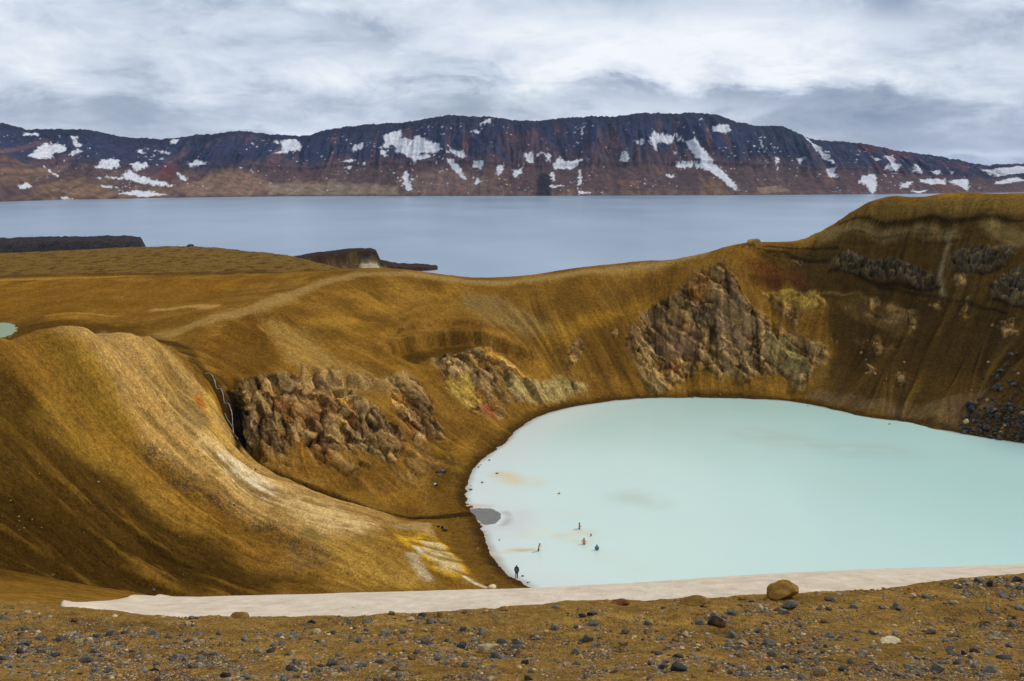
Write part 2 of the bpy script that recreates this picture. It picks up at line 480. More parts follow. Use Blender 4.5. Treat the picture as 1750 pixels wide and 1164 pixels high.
# interpolate w (the spline's own variable) so that spacing changes do no harm
Xc = Uc[None, :] * (Yc[:, None] + 12); Ycc = np.repeat(Yc[:, None], len(Uc), 1)
wc = ((CAM_Z - ground(Xc, Ycc)) / (Ycc + 12)).astype(np.float32)
wf = upsample(cc, np.arange(NC), upsample(rc, np.arange(NR), wc).T).T
Z0 = (CAM_Z - wf * (GY + 12)).astype(np.float32)

# --- look-ups from a pixel of the survey photograph to the ground
def _gridz(x, y, Z):
    u, _v = tuv(x, y)
    fi = np.interp(y, YR, np.arange(NR)); fj = np.interp(u, UC, np.arange(NC))
    i = np.clip(fi.astype(int), 0, NR - 2); j = np.clip(fj.astype(int), 0, NC - 2)
    a = fi - i; b = fj - j
    return (Z[i, j] * (1 - a) * (1 - b) + Z[i + 1, j] * a * (1 - b) + Z[i, j + 1] * (1 - a) * b + Z[i + 1, j + 1] * a * b)
def hit(px, py, Z=None, ymin=4.0, ymax=640.0):
    """first ground point seen through each pixel -> (n,3)"""
    Z = Z0 if Z is None else Z
    px = np.atleast_1d(np.asarray(px, float)); py = np.atleast_1d(np.asarray(py, float))
    u, s = ray(px, py)
    ys = np.exp(np.linspace(math.log(ymin), math.log(ymax), 1400))
    X = u[:, None] * ys[None]; Yv = np.repeat(ys[None], len(px), 0)
    below = (CAM_Z - s[:, None] * ys[None]) <= _gridz(X, Yv, Z)
    k = np.where(below.any(1), below.argmax(1), len(ys) - 1)
    k = np.clip(k, 1, None)
    y0 = ys[k - 1]; y1 = ys[k]
    for _ in range(12):
        m = (y0 + y1) / 2
        b = (CAM_Z - s * m) <= _gridz(u * m, m, Z)
        y1 = np.where(b, m, y1); y0 = np.where(b, y0, m)
    return np.stack([u * y1, y1, CAM_Z - s * y1], 1)
def hits(pl, **k):
    pl = np.array(pl, float)
    return hit(pl[:, 0], pl[:, 1], **k)
# ------------------------------------------------------------------ relief: carved lines, outcrops, rills
def dist_poly(x, y, pl):
    """distance to an open polyline, signed side (+ left of travel) and relative position along it"""
    best = np.full(x.shape, 1e9, np.float32); side = np.zeros_like(best); pos = np.zeros_like(best)
    pl = np.asarray(pl, float); n = len(pl) - 1
    for i in range(n):
        ax, ay = pl[i][:2]; bx, by = pl[i + 1][:2]
        ex, ey = bx - ax, by - ay; L = ex * ex + ey * ey + 1e-9
        t = np.clip(((x - ax) * ex + (y - ay) * ey) / L, 0, 1)
        qx, qy = x - ax - t * ex, y - ay - t * ey
        d = np.sqrt(qx * qx + qy * qy)
        m = d < best
        best = np.where(m, d, best); side = np.where(m, np.sign(ex * qy - ey * qx), side); pos = np.where(m, (i + t) / n, pos)
    return best, side, pos
def poly_sd(x, y, pl):
    """signed distance to a closed polygon, positive inside"""
    pl = np.asarray(pl, float)
    d = np.full(x.shape, 1e9, np.float32); ins = np.zeros(x.shape, bool)
    for i in range(len(pl)):
        ax, ay = pl[i][:2]; bx, by = pl[(i + 1) % len(pl)][:2]
        ex, ey = bx - ax, by - ay; L = ex * ex + ey * ey + 1e-9
        t = np.clip(((x - ax) * ex + (y - ay) * ey) / L, 0, 1)
        d = np.minimum(d, np.sqrt((x - ax - t * ex) ** 2 + (y - ay - t * ey) ** 2))
        c = (ay > y) != (by > y)
        ins ^= c & (x < ex * (y - ay) / (ey if abs(ey) > 1e-9 else 1e-9) + ax)
    return np.where(ins, d, -d)
def box(pl, pad, x=None, y=None):
    """rows / columns of the ground grid that can lie within pad of a polyline"""
    pl = np.asarray(pl, float)
    x0, x1, y0, y1 = pl[:, 0].min() - pad, pl[:, 0].max() + pad, pl[:, 1].min() - pad, pl[:, 1].max() + pad
    i = np.where((YR >= y0) & (YR <= y1))[0]
    if not len(i): return None
    us = [x0 / (y0 + 12), x0 / (y1 + 12), x1 / (y0 + 12), x1 / (y1 + 12)]
    j = np.where((UC >= min(us)) & (UC <= max(us)))[0]
    if not len(j): return None
    return slice(i[0], i[-1] + 1), slice(j[0], j[-1] + 1)

# slow noises used to make outlines wander
WX1 = fbm(GX / 7, GY / 7, Z0 / 7, 3).astype(np.float32); WY1 = fbm(GX / 7 + 40, GY / 7, Z0 / 7, 3).astype(np.float32)
WX2 = fbm(GX / 1.8, GY / 1.8, Z0 / 1.8, 2).astype(np.float32); WY2 = fbm(GX / 1.8 + 40, GY / 1.8, Z0 / 1.8, 2).astype(np.float32)
RAG = None
def area(pixels, soft=1.5, warp=2.5, fine=0.6, rag=0.0):
    """mask (with its grid window) of a patch of ground outlined by what the survey photograph shows there"""
    w = hits(pixels)
    b = box(w, soft + warp + 2)
    if b is None: return None, None
    x = GX[b] + warp * WX1[b] + fine * WX2[b]; y = GY[b] + warp * WY1[b] + fine * WY2[b]
    m = sstep(-soft, soft, poly_sd(x, y, w))
    if rag: m = m * (1 - rag * (1 - sstep(-0.30, 0.25, RAG[b])))
    return b, m
def trail(pixels, width, soft=None, warp=0.8, fine=0.3):
    w = hits(pixels)
    soft = width if soft is None else soft
    b = box(w, width + soft + warp + 2)
    if b is None: return None, None
    x = GX[b] + warp * WX1[b] + fine * WX2[b]; y = GY[b] + warp * WY1[b] + fine * WY2[b]
    d, s, t = dist_poly(x, y, w)
    return b, 1 - sstep(width - soft * 0.5, width + soft * 0.5, d)

Z1 = Z0.copy()
# the ravine: a cut for the stream and a notch for the waterfall
def carve(world_pl, depth, half, power=1.0):
    b = box(world_pl, half * 2.5 + 2)
    d, s, t = dist_poly(GX[b] + 0.3 * WX2[b], GY[b] + 0.3 * WY2[b], world_pl)
    dep = np.interp(t, np.linspace(0, 1, len(depth)), depth) if hasattr(depth, '__len__') else depth
    Z1[b] -= (dep * (1 - sstep(half * 0.25, half * 1.6, d)) ** power).astype(np.float32)
FALL = [(357, 642, 146), (368, 660, 145), (382, 680, 143.6), (392, 705, 142.2), (400, 735, 140.2), (404, 758, 138.6)]
fall_w = [at(*q) for q in FALL]
stream_w = [at(*q) for q in STREAM] + [at_z(800, 878, 0.25)]
carve([(q[0] + 1.3, q[1] + 0.8) for q in fall_w], [0.8, 3.2, 5.0, 6.0, 5.2, 2.4], 2.3)
carve(stream_w, [1.2, 1.3, 1.2, 1.1, 1.1, 1.0, 0.8, 0.5, 0.25, 0.1, 0.0], 0.9)
# hollow with a scarp above it, under the saddle
def scarp(pixels, drop, reach, edge=0.7):
    """ground on the near side of the line drops by `drop` and rises back over `reach` metres"""
    w = hits(pixels)
    b = box(w, reach + 2)
    d, s, t = dist_poly(GX[b] + 0.8 * WX1[b] + 0.3 * WX2[b], GY[b] + 0.8 * WY1[b] + 0.3 * WY2[b], w)
    sd = np.where(s < 0, d, -d)
    ends = sstep(0, 0.15, t) * sstep(0, 0.15, 1 - t)
    Z1[b] -= (drop * ends * sstep(-edge, edge, sd) * (1 - sstep(0.1, 1.0, np.clip(sd, 0, None) / reach))).astype(np.float32)
scarp([(655, 604), (668, 590), (700, 577), (750, 569), (815, 566), (845, 574), (880, 590), (925, 606)], 3.0, 13)
scarp([(640, 575), (690, 556), (760, 546), (830, 552)], 0.9, 6)
scarp([(430, 532), (448, 560), (470, 590), (482, 612)][::-1], 1.2, 9)
scarp([(385, 640), (410, 652), (450, 648), (500, 640), (560, 637), (620, 650), (660, 660)], 1.8, 8, 0.9)
scarp([(1440, 386), (1500, 379), (1560, 377), (1640, 376), (1760, 378)], 0.8, 4, 0.3)
scarp([(1300, 428), (1350, 436), (1420, 446), (1480, 452)], 0.5, 4, 0.3)
scarp([(1270, 470), (1330, 476), (1390, 488)], 1.4, 6, 0.4)
scarp([(1500, 492), (1560, 502), (1640, 515), (1720, 540)], 0.5, 5, 0.3)
scarp([(180, 700), (230, 690), (262, 700), (300, 745), (340, 790)][::-1], 0.7, 4, 0.5)

# normals of the broad form (used for rills and outcrop displacement)
def normals(Z):
    du = np.gradient(Z, axis=1); dxu = np.gradient(GX, axis=1)
    p = np.stack([dxu, np.zeros_like(dxu), du], -1)
    q = np.stack([np.gradient(GX, axis=0), np.gradient(GY, axis=0), np.gradient(Z, axis=0)], -1)
    n = np.cross(p, q); n /= np.linalg.norm(n, axis=-1, keepdims=True) + 1e-9
    return n.astype(np.float32)
NRM = normals(Z1)
SLOPE = np.sqrt(NRM[..., 0] ** 2 + NRM[..., 1] ** 2) / np.maximum(NRM[..., 2], 0.05)

# rills: white noise smeared along the fall line (line integral convolution)
RW0, RW1 = int(np.searchsorted(YR, 58)), int(np.searchsorted(YR, 300))
def lic(noise, steps, h):
    full = np.zeros((NR, NC), np.float32); rs_ = slice(RW0, RW1); nr = RW1 - RW0
    noise = noise[rs_]
    gx = NRM[rs_, :, 0]; gy = NRM[rs_, :, 1]; GXs = GX[rs_]; GYs = GY[rs_]
    l = np.sqrt(gx * gx + gy * gy) + 1e-6
    gx = gx / l; gy = gy / l                      # downhill direction in metres
    e = GYs + 12
    dv = np.gradient(YR)[rs_, None]; du = np.gradient(UC)[None, :]
    # metres -> grid steps
    vi = gy / dv; vj = (gx - GXs / e * gy) / e / du
    k = h / np.sqrt(vi * vi + vj * vj + 1e-9)
    vi = (vi * k).astype(np.float32); vj = (vj * k).astype(np.float32)
    out = noise.copy(); 
    I0 = np.arange(nr, dtype=np.float32)[:, None]; J0 = np.arange(NC, dtype=np.float32)[None, :]
    for sgn in (1, -1):
        I = np.broadcast_to(I0, (nr, NC)).copy(); J = np.broadcast_to(J0, (nr, NC)).copy()
        for _ in range(steps):
            ii = np.clip(np.rint(I), 0, nr - 1).astype(np.int32); jj = np.clip(np.rint(J), 0, NC - 1).astype(np.int32)
            I += sgn * vi[ii, jj]; J += sgn * vj[ii, jj]
            ii = np.clip(np.rint(I), 0, nr - 1).astype(np.int32); jj = np.clip(np.rint(J), 0, NC - 1).astype(np.int32)
            out += noise[ii, jj]
    out -= out.mean(); out /= out.std()
    full[rs_] = out
    return full
_wn = RNG.normal(size=(NR, NC)).astype(np.float32)
def blur(a, k):
    for ax in (0, 1):
        for _ in range(2):
            c = np.cumsum(np.concatenate([np.repeat(np.take(a, [0], ax), k + 1, ax), a, np.repeat(np.take(a, [-1], ax), k, ax)], ax), axis=ax, dtype=np.float64)
            n = a.shape[ax]
            hi = np.take(c, np.arange(2 * k + 1, 2 * k + 1 + n), ax); lo = np.take(c, np.arange(0, n), ax)
            a = ((hi - lo) / (2 * k + 1)).astype(np.float32)
    return a
RILL = lic(blur(_wn, 1), 16, 1.6)
RILL2 = lic(blur(_wn[::-1], 3), 16, 3.0)
RILL0 = lic(_wn[:, ::-1].copy(), 6, 1.2)
RAG = (0.55 * WX2 + 0.14 * RILL + 0.16 * RILL2).astype(np.float32)
FAR = sstep(40, 70, GY) * (1 - sstep(262, 300, GY))
STEEP = sstep(0.16, 0.5, SLOPE)
RMOD = 0.35 + 0.9 * sstep(-0.25, 0.35, fbm(GX / 24, GY / 24, Z0 / 18, 3)).astype(np.float32)

# outcrops -----------------------------------------------------------------
ROCK = np.zeros_like(Z0); LUMP = np.zeros_like(Z0); PALE = np.zeros_like(Z0)
def put(dst, pixels, val=1.0, **k):
    b, m = area(pixels, **k)
    if b is not None: dst[b] = np.maximum(dst[b], m * val)
OUT1 = [(408, 655), (430, 642), (490, 632), (560, 634), (600, 655), (640, 690), (665, 720), (690, 735), (700, 765), (680, 790), (640, 778), (590, 762), (560, 785), (520, 758), (480, 772), (450, 755), (412, 742), (405, 695)]
OUT1B = [(655, 648), (690, 640), (718, 650), (738, 685), (752, 720), (760, 750), (735, 745), (715, 765), (695, 735), (680, 700), (662, 680)]
OUT1C = [(440, 740), (560, 760), (700, 760), (760, 740), (790, 790), (740, 800), (700, 830), (640, 850), (600, 815), (520, 800), (450, 785)]
OUT2 = [(738, 602), (790, 582), (822, 571), (852, 580), (882, 612), (908, 642), (960, 640), (1000, 650), (1005, 666), (960, 680), (905, 690), (870, 712), (835, 722), (800, 702), (768, 672), (752, 640)]
OUT3 = [(965, 600), (983, 574), (1002, 584), (998, 612), (976, 628)]
OUT4 = [(1072, 565), (1100, 530), (1150, 500), (1180, 470), (1232, 446), (1270, 500), (1292, 540), (1330, 556), (1372, 570), (1402, 592), (1412, 612), (1392, 642), (1376, 664), (1350, 656), (1322, 640), (1272, 652), (1232, 646), (1200, 632), (1150, 662), (1118, 672), (1094, 652), (1078, 612)]
OUT5 = [(1300, 495), (1340, 482), (1392, 490), (1412, 520), (1372, 530), (1362, 560), (1322, 525)]
OUT6 = [(1415, 452), (1440, 434), (1470, 440), (1502, 447), (1530, 440), (1562, 455), (1592, 466), (1608, 487), (1580, 492), (1550, 482), (1500, 472), (1450, 464)]
OUT7 = [(1618, 442), (1660, 420), (1702, 414), (1742, 425), (1722, 446), (1690, 462), (1660, 472), (1626, 456)]
OUT8 = [(1688, 492), (1710, 470), (1752, 458), (1800, 470), (1790, 530), (1722, 518), (1696, 502)]
OUT9 = [(1430, 520), (1470, 505), (1500, 515), (1540, 525), (1566, 540), (1560, 560), (1520, 556), (1490, 545)]
OUT10 = [(1702, 548), (1735, 545), (1742, 575), (1715, 580)]
OUT11 = [(1460, 585), (1500, 570), (1545, 600), (1540, 650), (1500, 655), (1470, 630)]
put(ROCK, OUT1, soft=1.6, warp=2.5); put(ROCK, OUT1B, 0.9, soft=1.2, warp=1.5); put(ROCK, OUT1C, 0.48, soft=2.5, warp=3.0); put(ROCK, [(480, 615), (560, 620), (640, 640), (700, 632), (640, 660), (560, 640), (480, 640)], 0.5, soft=1.5, warp=1.5); put(ROCK, OUT2, 0.8, soft=2.0, warp=2.5); put(ROCK, OUT3, 0.7, soft=0.7, warp=1.0); put(ROCK, OUT4, 1.0, soft=2.2, warp=2.8)
put(ROCK, OUT5, 0.8, soft=0.7, warp=1.0); put(ROCK, OUT9, 0.5, soft=1.2, warp=2.0); put(ROCK, OUT10, 0.7, soft=0.6, warp=0.8); put(ROCK, OUT11, 0.25, soft=2.0, warp=3.0)
put(ROCK, [(1280, 418), (1262, 414), (1288, 412), (1300, 420), (1290, 430), (1265, 428)], 0.6, soft=0.6, warp=0.4)
for q in ([(1478, 520), (1500, 506), (1512, 520), (1495, 532)], [(1440, 515), (1456, 508), (1462, 526), (1446, 530)], [(1540, 530), (1562, 526), (1568, 560), (1556, 572), (1546, 552)], [(1628, 472), (1646, 470), (1656, 492), (1636, 490)], [(1638, 516), (1652, 510), (1662, 545), (1648, 548)],
          [(1585, 520), (1606, 518), (1612, 528), (1590, 530)], [(1490, 590), (1506, 584), (1512, 604), (1498, 610)], [(1530, 640), (1546, 632), (1548, 656), (1534, 660)], [(1476, 625), (1490, 618), (1494, 640), (1480, 644)], [(1415, 575), (1428, 570), (1432, 590)],
          [(1690, 560), (1704, 552), (1712, 566)], [(1350, 440), (1372, 444), (1382, 456), (1360, 452)], [(1230, 470), (1250, 462), (1262, 478), (1245, 486)], [(1040, 570), (1052, 560), (1056, 585)], [(905, 655), (960, 668), (940, 684), (900, 678)]):
    put(ROCK, q, 0.75, soft=0.5, warp=1.2)
put(LUMP, OUT6, soft=0.5, warp=0.8); put(LUMP, OUT7, 0.8, soft=0.9, warp=1.6); put(LUMP, OUT8, soft=0.5, warp=0.8)
put(ROCK, [(400, 650), (420, 655), (424, 700), (415, 765), (402, 755), (398, 700)], 0.8, soft=0.7, warp=0.6)

_al = GX * 0.96 + GY * 0.25 + 0.55 * Z0
_brk = (0.6 * fbm(_al / 4.5, Z0 / 15, GY / 30, 3) + 0.5 * fbm(GX / 4, GY / 4, Z0 / 5, 4)).astype(np.float32)
ROCK = ROCK * sstep(-0.30, 0.0, _brk + 0.65 * (ROCK - 0.62))
DISP = np.zeros_like(Z0)
RCOL = np.zeros((NR, NC, 3), np.float32); RCOL[..., 0] = 0.5
sel = np.where((ROCK > 0.01) | (LUMP > 0.01))
xs, ys, zs = GX[sel], GY[sel], Z1[sel]
a1 = fbm(xs / 9, ys / 9, zs / 14, 3) * 1.0
# buttresses and clefts running down the face, broken by joints
along = xs * 0.96 + ys * 0.25 + 0.55 * zs
wv = 0.9 * fbm(xs / 6, ys / 6, zs / 6, 3)
big = ridged(along / 11.0 + 0.5 * wv, zs / 26.0, ys / 40.0, 2, 0.5)
but = ridged(along / 4.0 + 0.5 * wv, zs / 18.0, ys / 30.0, 3, 0.5)
cr = ridged(along / 1.5 + 0.4 * wv, zs / 5.0, ys / 7.0, 3, 0.5)
blk1, blk2, bid, bo = worley(along / 2.7 + 0.6 * wv, ys / 5.0, zs / 5.2 + 0.5 * wv)
_q1, _q2, qid, qo = worley(along / 1.05 + 0.5 * wv, ys / 2.0, zs / 2.1 + 0.5 * wv)
crack = np.clip((blk2 - blk1) * 2.6, 0, 1)
step_ = ((bid % 7) / 6.0 - 0.5)
facet = (bo * _g[(bid * 7 + 3) & 255]).sum(1) * 1.5 + 0.6 * (qo * _g[(qid * 5 + 1) & 255]).sum(1) + 0.3 * ((qid % 5) / 4.0 - 0.5)
rock_d = 0.8 * big + 1.2 * but + 0.5 * cr + 0.4 * np.minimum(crack, 0.4) + 0.4 * step_ + 0.7 * facet + 0.6 * a1 - 1.3
l1, l2, lid, _lo = worley(xs / 1.7, ys / 2.2, zs / 1.5)
l3, l4, lid3, _lo3 = worley(xs / 0.75, ys / 1.0, zs / 0.8)
lump_d = 1.5 * ((lid % 11) / 10.0 - 0.35) + 1.3 * (_lo * _g[(lid * 7 + 3) & 255]).sum(1) + 0.5 * (_lo3 * _g[(lid3 * 5 + 1) & 255]).sum(1) + 0.5 * np.clip((l2 - l1) * 3, 0, 0.6) + 0.35 * ((lid3 % 5) / 4.0 - 0.5)
DISP[sel] = (ROCK[sel] * rock_d * 1.15 + LUMP[sel] * lump_d * 1.15).astype(np.float32)
ROCK_SHADE = np.zeros_like(Z0); ROCK_SHADE[sel] = np.clip(0.5 + 0.12 * big + 0.24 * but + 0.22 * cr + 0.16 * (crack - 0.5) + 0.22 * step_, 0, 1)  # relief tone for painted light and shade: high on ribs, low in clefts
CRACK = np.ones_like(Z0); CRACK[sel] = crack
CRACK2 = np.ones_like(Z0); CRACK2[sel] = np.clip((_q2 - _q1) * 2.4, 0, 1)
HUE1 = np.zeros_like(Z0); HUE1[sel] = fbm(along / 6, zs / 10, ys / 10, 4)
HUE2 = np.zeros_like(Z0); HUE2[sel] = fbm(along / 4 + 31, zs / 8, ys / 9 + 9, 4)
LT = np.zeros_like(Z0); LT[sel] = (lid % 17) / 16.0; LD = np.zeros_like(Z0); LD[sel] = np.clip(1 - (l2 - l1) * 3.0, 0, 1) * 0.8 + 0.25 * ((lid3 % 7) / 6.0)

FLUTE = np.zeros_like(Z0)
put(FLUTE, [(1480, 560), (1640, 540), (1690, 620), (1660, 680), (1600, 705), (1500, 690), (1440, 650)], soft=3, warp=3)
put(FLUTE, [(560, 475), (760, 470), (800, 520), (700, 560), (600, 570), (540, 520)], 0.7, soft=3, warp=3)
# rills and small unevenness
DISP += FAR * STEEP * RMOD * (0.07 * RILL + 0.15 * RILL2 + FLUTE * 0.13 * (RILL2 + 0.5 * RILL)) * (1 - 0.7 * np.maximum(ROCK, LUMP))
HUM = fbm(GX / 11, GY / 11, 0.0, 4).astype(np.float32); HUM2 = fbm(GX / 2.6, GY / 2.6, 3.0, 3).astype(np.float32)
DISP += FAR * sstep(0.2, 1.5, Z1) * (0.35 * HUM + 0.12 * HUM2)
DISP += FAR * (1 - sstep(1.0, 3.0, np.abs(Z1))) * (0.09 * HUM2 + 0.03 * fbm(GX / 0.9, GY / 0.9, 6.0, 2))
# plateau clumps and hummocks
PLAT = sstep(256, 275, GY) * (1 - sstep(-0.08, -0.02, GX / (GY + 12)) * 0.0)
DISP += PLAT * (1.0 * fbm(GX / 14, GY / 20, 1.0, 4) + 0.5 * HUM2)
# strata on the right wall: ledges that follow height
RW = sstep(0.22, 0.32, GX / (GY + 12)) * sstep(24, 34, Z1) * FAR
lay = ridged(Z1 / 2.6 + 0.15 * HUM, GX / 60, GY / 60, 3, 0.6)
DISP += RW * 0.35 * lay
# the ground at our feet: lumps and hollows
NEAR = 1 - sstep(11.5, 14.5, GY)
nb = np.where(YR < 20)[0][-1] + 1
nx, ny = GX[:nb], GY[:nb]
DISP[:nb] += NEAR[:nb] * (0.10 * fbm(nx / 1.7, ny / 1.7, 0.0, 4) + 0.035 * fbm(nx / 0.35, ny / 0.35, 2.0, 3) + 0.018 * np.abs(fbm(nx / 0.09, ny / 0.09, 4.0, 2)))
POS = np.stack([GX, GY, Z1], -1) + NRM * DISP[..., None]
NRM2 = None

# ------------------------------------------------------------------ colour of the ground (the material itself, with some shade and highlights painted in)
def mixc(c, col, m):
    return c + (np.asarray(col, np.float32) - c) * m[..., None]
GOLD, OCHRE, BROWN, DARK, TAN = srgb(134, 93, 32), srgb(160, 117, 50), srgb(104, 70, 24), srgb(84, 56, 18), srgb(188, 148, 84)
CREAM, WHITE, YEL, ORANGE, RED, GREY, PINK, OLIVE = (srgb(222, 184, 118), srgb(222, 208, 176), srgb(218, 164, 46), srgb(190, 112, 30), srgb(120, 52, 34),
                                                   srgb(112, 104, 92), srgb(168, 128, 104), srgb(96, 72, 26))
BASALT, CHAR = srgb(104, 90, 68), srgb(42, 35, 26)
KD = 1.0
C = np.broadcast_to(GOLD, (NR, NC, 3)).astype(np.float32).copy()
C = mixc(C, BROWN, sstep(-0.15, 0.45, HUM) * 0.75)
C = mixc(C, OCHRE, sstep(0.0, 0.5, -HUM + 0.3 * HUM2) * 0.55)
C = mixc(C, OLIVE, sstep(0.05, 0.5, WX1) * 0.35)
C = mixc(C, srgb(176, 126, 42), FAR * sstep(0.08, 0.45, fbm(GX / 15, GY / 15, Z0 / 9 + 21, 4)) * 0.55)
def paint(col, pixels, val=1.0, **k):
    b, m = area(pixels, **k)
    if b is not None: C[b] = mixc(C[b], col, m * val)
def brush(col, pixels, width, val=1.0, **k):
    b, m = trail(pixels, width, **k)
    if b is not None: C[b] = mixc(C[b], col, m * val)
# right wall
paint(srgb(80, 58, 24), [(1285, 425), (1350, 420), (1450, 385), (1530, 350), (1750, 340), (2100, 330), (2100, 810), (1850, 772), (1750, 757), (1560, 722), (1385, 688), (1425, 600), (1400, 520), (1320, 470)], 0.95, soft=3, warp=4)
paint(srgb(62, 44, 18), [(1430, 470), (1560, 490), (1750, 530), (1800, 640), (1620, 640), (1420, 640), (1410, 540)], 0.7, soft=4, warp=5)
paint(srgb(118, 90, 40), [(1425, 386), (1480, 356), (1535, 343), (1640, 338), (1800, 335), (1800, 370), (1650, 368), (1520, 372)], 0.9, soft=1.2, warp=1.5)
paint(srgb(132, 106, 60), [(1340, 414), (1400, 398), (1440, 384), (1520, 384), (1640, 386), (1640, 402), (1520, 410), (1400, 416)], 0.8, soft=1.0, warp=1.5)
paint(srgb(112, 86, 52), [(1390, 668), (1480, 680), (1600, 690), (1680, 660), (1700, 690), (1640, 738), (1560, 720), (1380, 688)], 0.8, soft=1.5, warp=2.5)
brush(srgb(150, 128, 94), [(1622, 392), (1621, 420), (1615, 445), (1607, 470), (1612, 505)], 0.5, 0.6, soft=1.4, warp=0.8)
for q in ([(1300, 420), (1360, 423), (1440, 427)], [(1310, 430), (1380, 438), (1450, 440)], [(1440, 400), (1520, 404), (1600, 404)], [(1330, 460), (1400, 474), (1440, 490)], [(1450, 395), (1560, 392), (1700, 394)], [(1560, 412), (1650, 410)]):
    brush(srgb(54, 40, 20), q, 0.16, 0.7, soft=0.3, warp=0.5)
for q in ([(1570, 505), (1610, 512), (1640, 512)], [(1400, 500), (1440, 505), (1470, 500)]):
    brush(srgb(140, 108, 58), q, 0.2, 0.6, soft=0.4, warp=0.8)
brush(srgb(150, 124, 72), [(1690, 380), (1740, 410)], 2.0, 0.5)
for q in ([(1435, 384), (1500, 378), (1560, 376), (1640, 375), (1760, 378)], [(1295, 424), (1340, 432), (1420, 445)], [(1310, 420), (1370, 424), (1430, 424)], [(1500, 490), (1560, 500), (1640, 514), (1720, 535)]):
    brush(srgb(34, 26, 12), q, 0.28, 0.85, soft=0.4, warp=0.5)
paint(srgb(104, 52, 26), [(1262, 440), (1300, 446), (1360, 470), (1400, 492), (1370, 500), (1310, 478), (1270, 462)], 0.6, soft=1.5, warp=2)
paint(srgb(108, 82, 38), [(1430, 520), (1470, 500), (1540, 520), (1570, 545), (1560, 580), (1500, 560)], 0.6, soft=1.0, warp=2.5)
# middle wall
paint(srgb(96, 66, 22), [(830, 520), (960, 500), (1100, 480), (1180, 470), (1090, 540), (1075, 640), (1000, 640), (900, 590)], 0.5, soft=4, warp=5)
paint(srgb(158, 112, 34), [(900, 560), (960, 555), (1060, 520), (1110, 505), (1060, 545), (1000, 570), (930, 600)], 0.6, soft=1.5, warp=2)
paint(srgb(88, 60, 20), [(1000, 560), (1060, 545), (1070, 640), (1020, 640), (1010, 600)], 0.6, soft=1.5, warp=2)
paint(srgb(150, 120, 66), [(790, 500), (850, 505), (905, 535), (950, 570), (900, 575), (840, 555), (800, 530)], 0.5, soft=1.5, warp=2.5)
for pl in ([(650, 575), (700, 548), (760, 540), (830, 545)], [(645, 590), (668, 572), (720, 558), (790, 556)], [(670, 545), (740, 520), (800, 520)]):
    brush(srgb(160, 116, 46), pl, 0.6, 0.35, soft=1.0, warp=1.0)
paint(srgb(70, 46, 12), [(660, 598), (700, 580), (760, 572), (815, 570), (800, 590), (740, 598), (690, 612)], 0.8, soft=0.8, warp=1.2)  # shade of the alcove under the scarp, painted into the ground colour
paint(srgb(150, 116, 50), [(735, 612), (785, 588), (812, 600), (792, 622), (755, 640)], 0.8, soft=0.6, warp=1.0, rag=0.45)
paint(srgb(124, 86, 24), [(665, 610), (735, 605), (745, 650), (760, 690), (720, 650), (690, 628)], 0.6, soft=1.2, warp=1.5)
# hillock and rim
paint(srgb(108, 72, 22), [(345, 590), (400, 548), (432, 534), (470, 590), (478, 612), (450, 640), (400, 640), (360, 625)], 0.8, soft=1.0, warp=1.5)
paint(srgb(176, 136, 68), [(484, 612), (478, 590), (440, 540), (520, 560), (580, 620), (640, 640), (600, 660), (520, 632)], 0.6, soft=1.5, warp=2.0, rag=0.45)
brush(srgb(166, 130, 70), [(250, 574), (340, 552), (440, 526), (500, 502), (560, 480), (620, 468), (700, 467), (780, 478), (830, 484), (900, 479), (1000, 464), (1100, 453), (1200, 434)], 2.2, 0.7, soft=3, warp=1.5)
brush(srgb(188, 144, 70), [(270, 530), (330, 522), (360, 524)], 1.8, 0.7, warp=1.5)
brush(srgb(180, 132, 48), [(80, 540), (150, 536), (195, 541)], 0.8, 0.6)
brush(srgb(180, 132, 48), [(10, 478), (100, 476), (200, 473), (330, 471)], 2.5, 0.6, warp=1.0)
paint(srgb(84, 56, 18), [(-100, 545), (100, 545), (230, 560), (280, 578), (120, 570), (-100, 575)], 0.8, soft=3, warp=3)
paint(srgb(132, 88, 24), [(-100, 500), (0, 490), (300, 480), (450, 476), (300, 520), (100, 535), (-100, 540)], 0.5, soft=3, warp=5)
# plateau
b, m = area([(-400, 474), (0, 474), (330, 468), (620, 462), (600, 425), (420, 425), (250, 416), (-400, 425)], soft=6, warp=6)
C[b] = mixc(C[b], srgb(118, 90, 42), m * 0.85)
C[b] = mixc(C[b], srgb(70, 50, 24), m * sstep(-0.05, 0.3, fbm(GX[b] / 5, GY[b] / 9, 8.0, 4)) * 0.8)
brush(srgb(84, 58, 20), [(0, 473), (150, 469), (300, 468), (460, 466)], 6, 0.7, soft=8, warp=3)
# spur
paint(srgb(176, 136, 74), [(110, 566), (170, 568), (250, 577), (290, 598), (330, 645), (372, 700), (408, 762), (470, 806), (560, 846), (700, 890), (640, 912), (560, 940), (480, 905), (400, 865), (320, 810), (250, 765), (200, 690), (150, 620)], 0.9, soft=2.0, warp=2.5, rag=0.45)
paint(srgb(122, 92, 30), [(95, 590), (150, 590), (190, 640), (230, 720), (225, 770), (180, 740), (140, 690), (110, 640)], 0.75, soft=2.5, warp=3.0)
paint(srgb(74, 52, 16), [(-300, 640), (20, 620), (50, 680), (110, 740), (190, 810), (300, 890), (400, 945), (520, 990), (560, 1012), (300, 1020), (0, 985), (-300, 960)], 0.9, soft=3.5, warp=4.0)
paint(srgb(58, 38, 10), [(-300, 850), (100, 880), (260, 940), (420, 1000), (440, 1016), (300, 1020), (0, 985), (-300, 960)], 0.7, soft=3, warp=4)
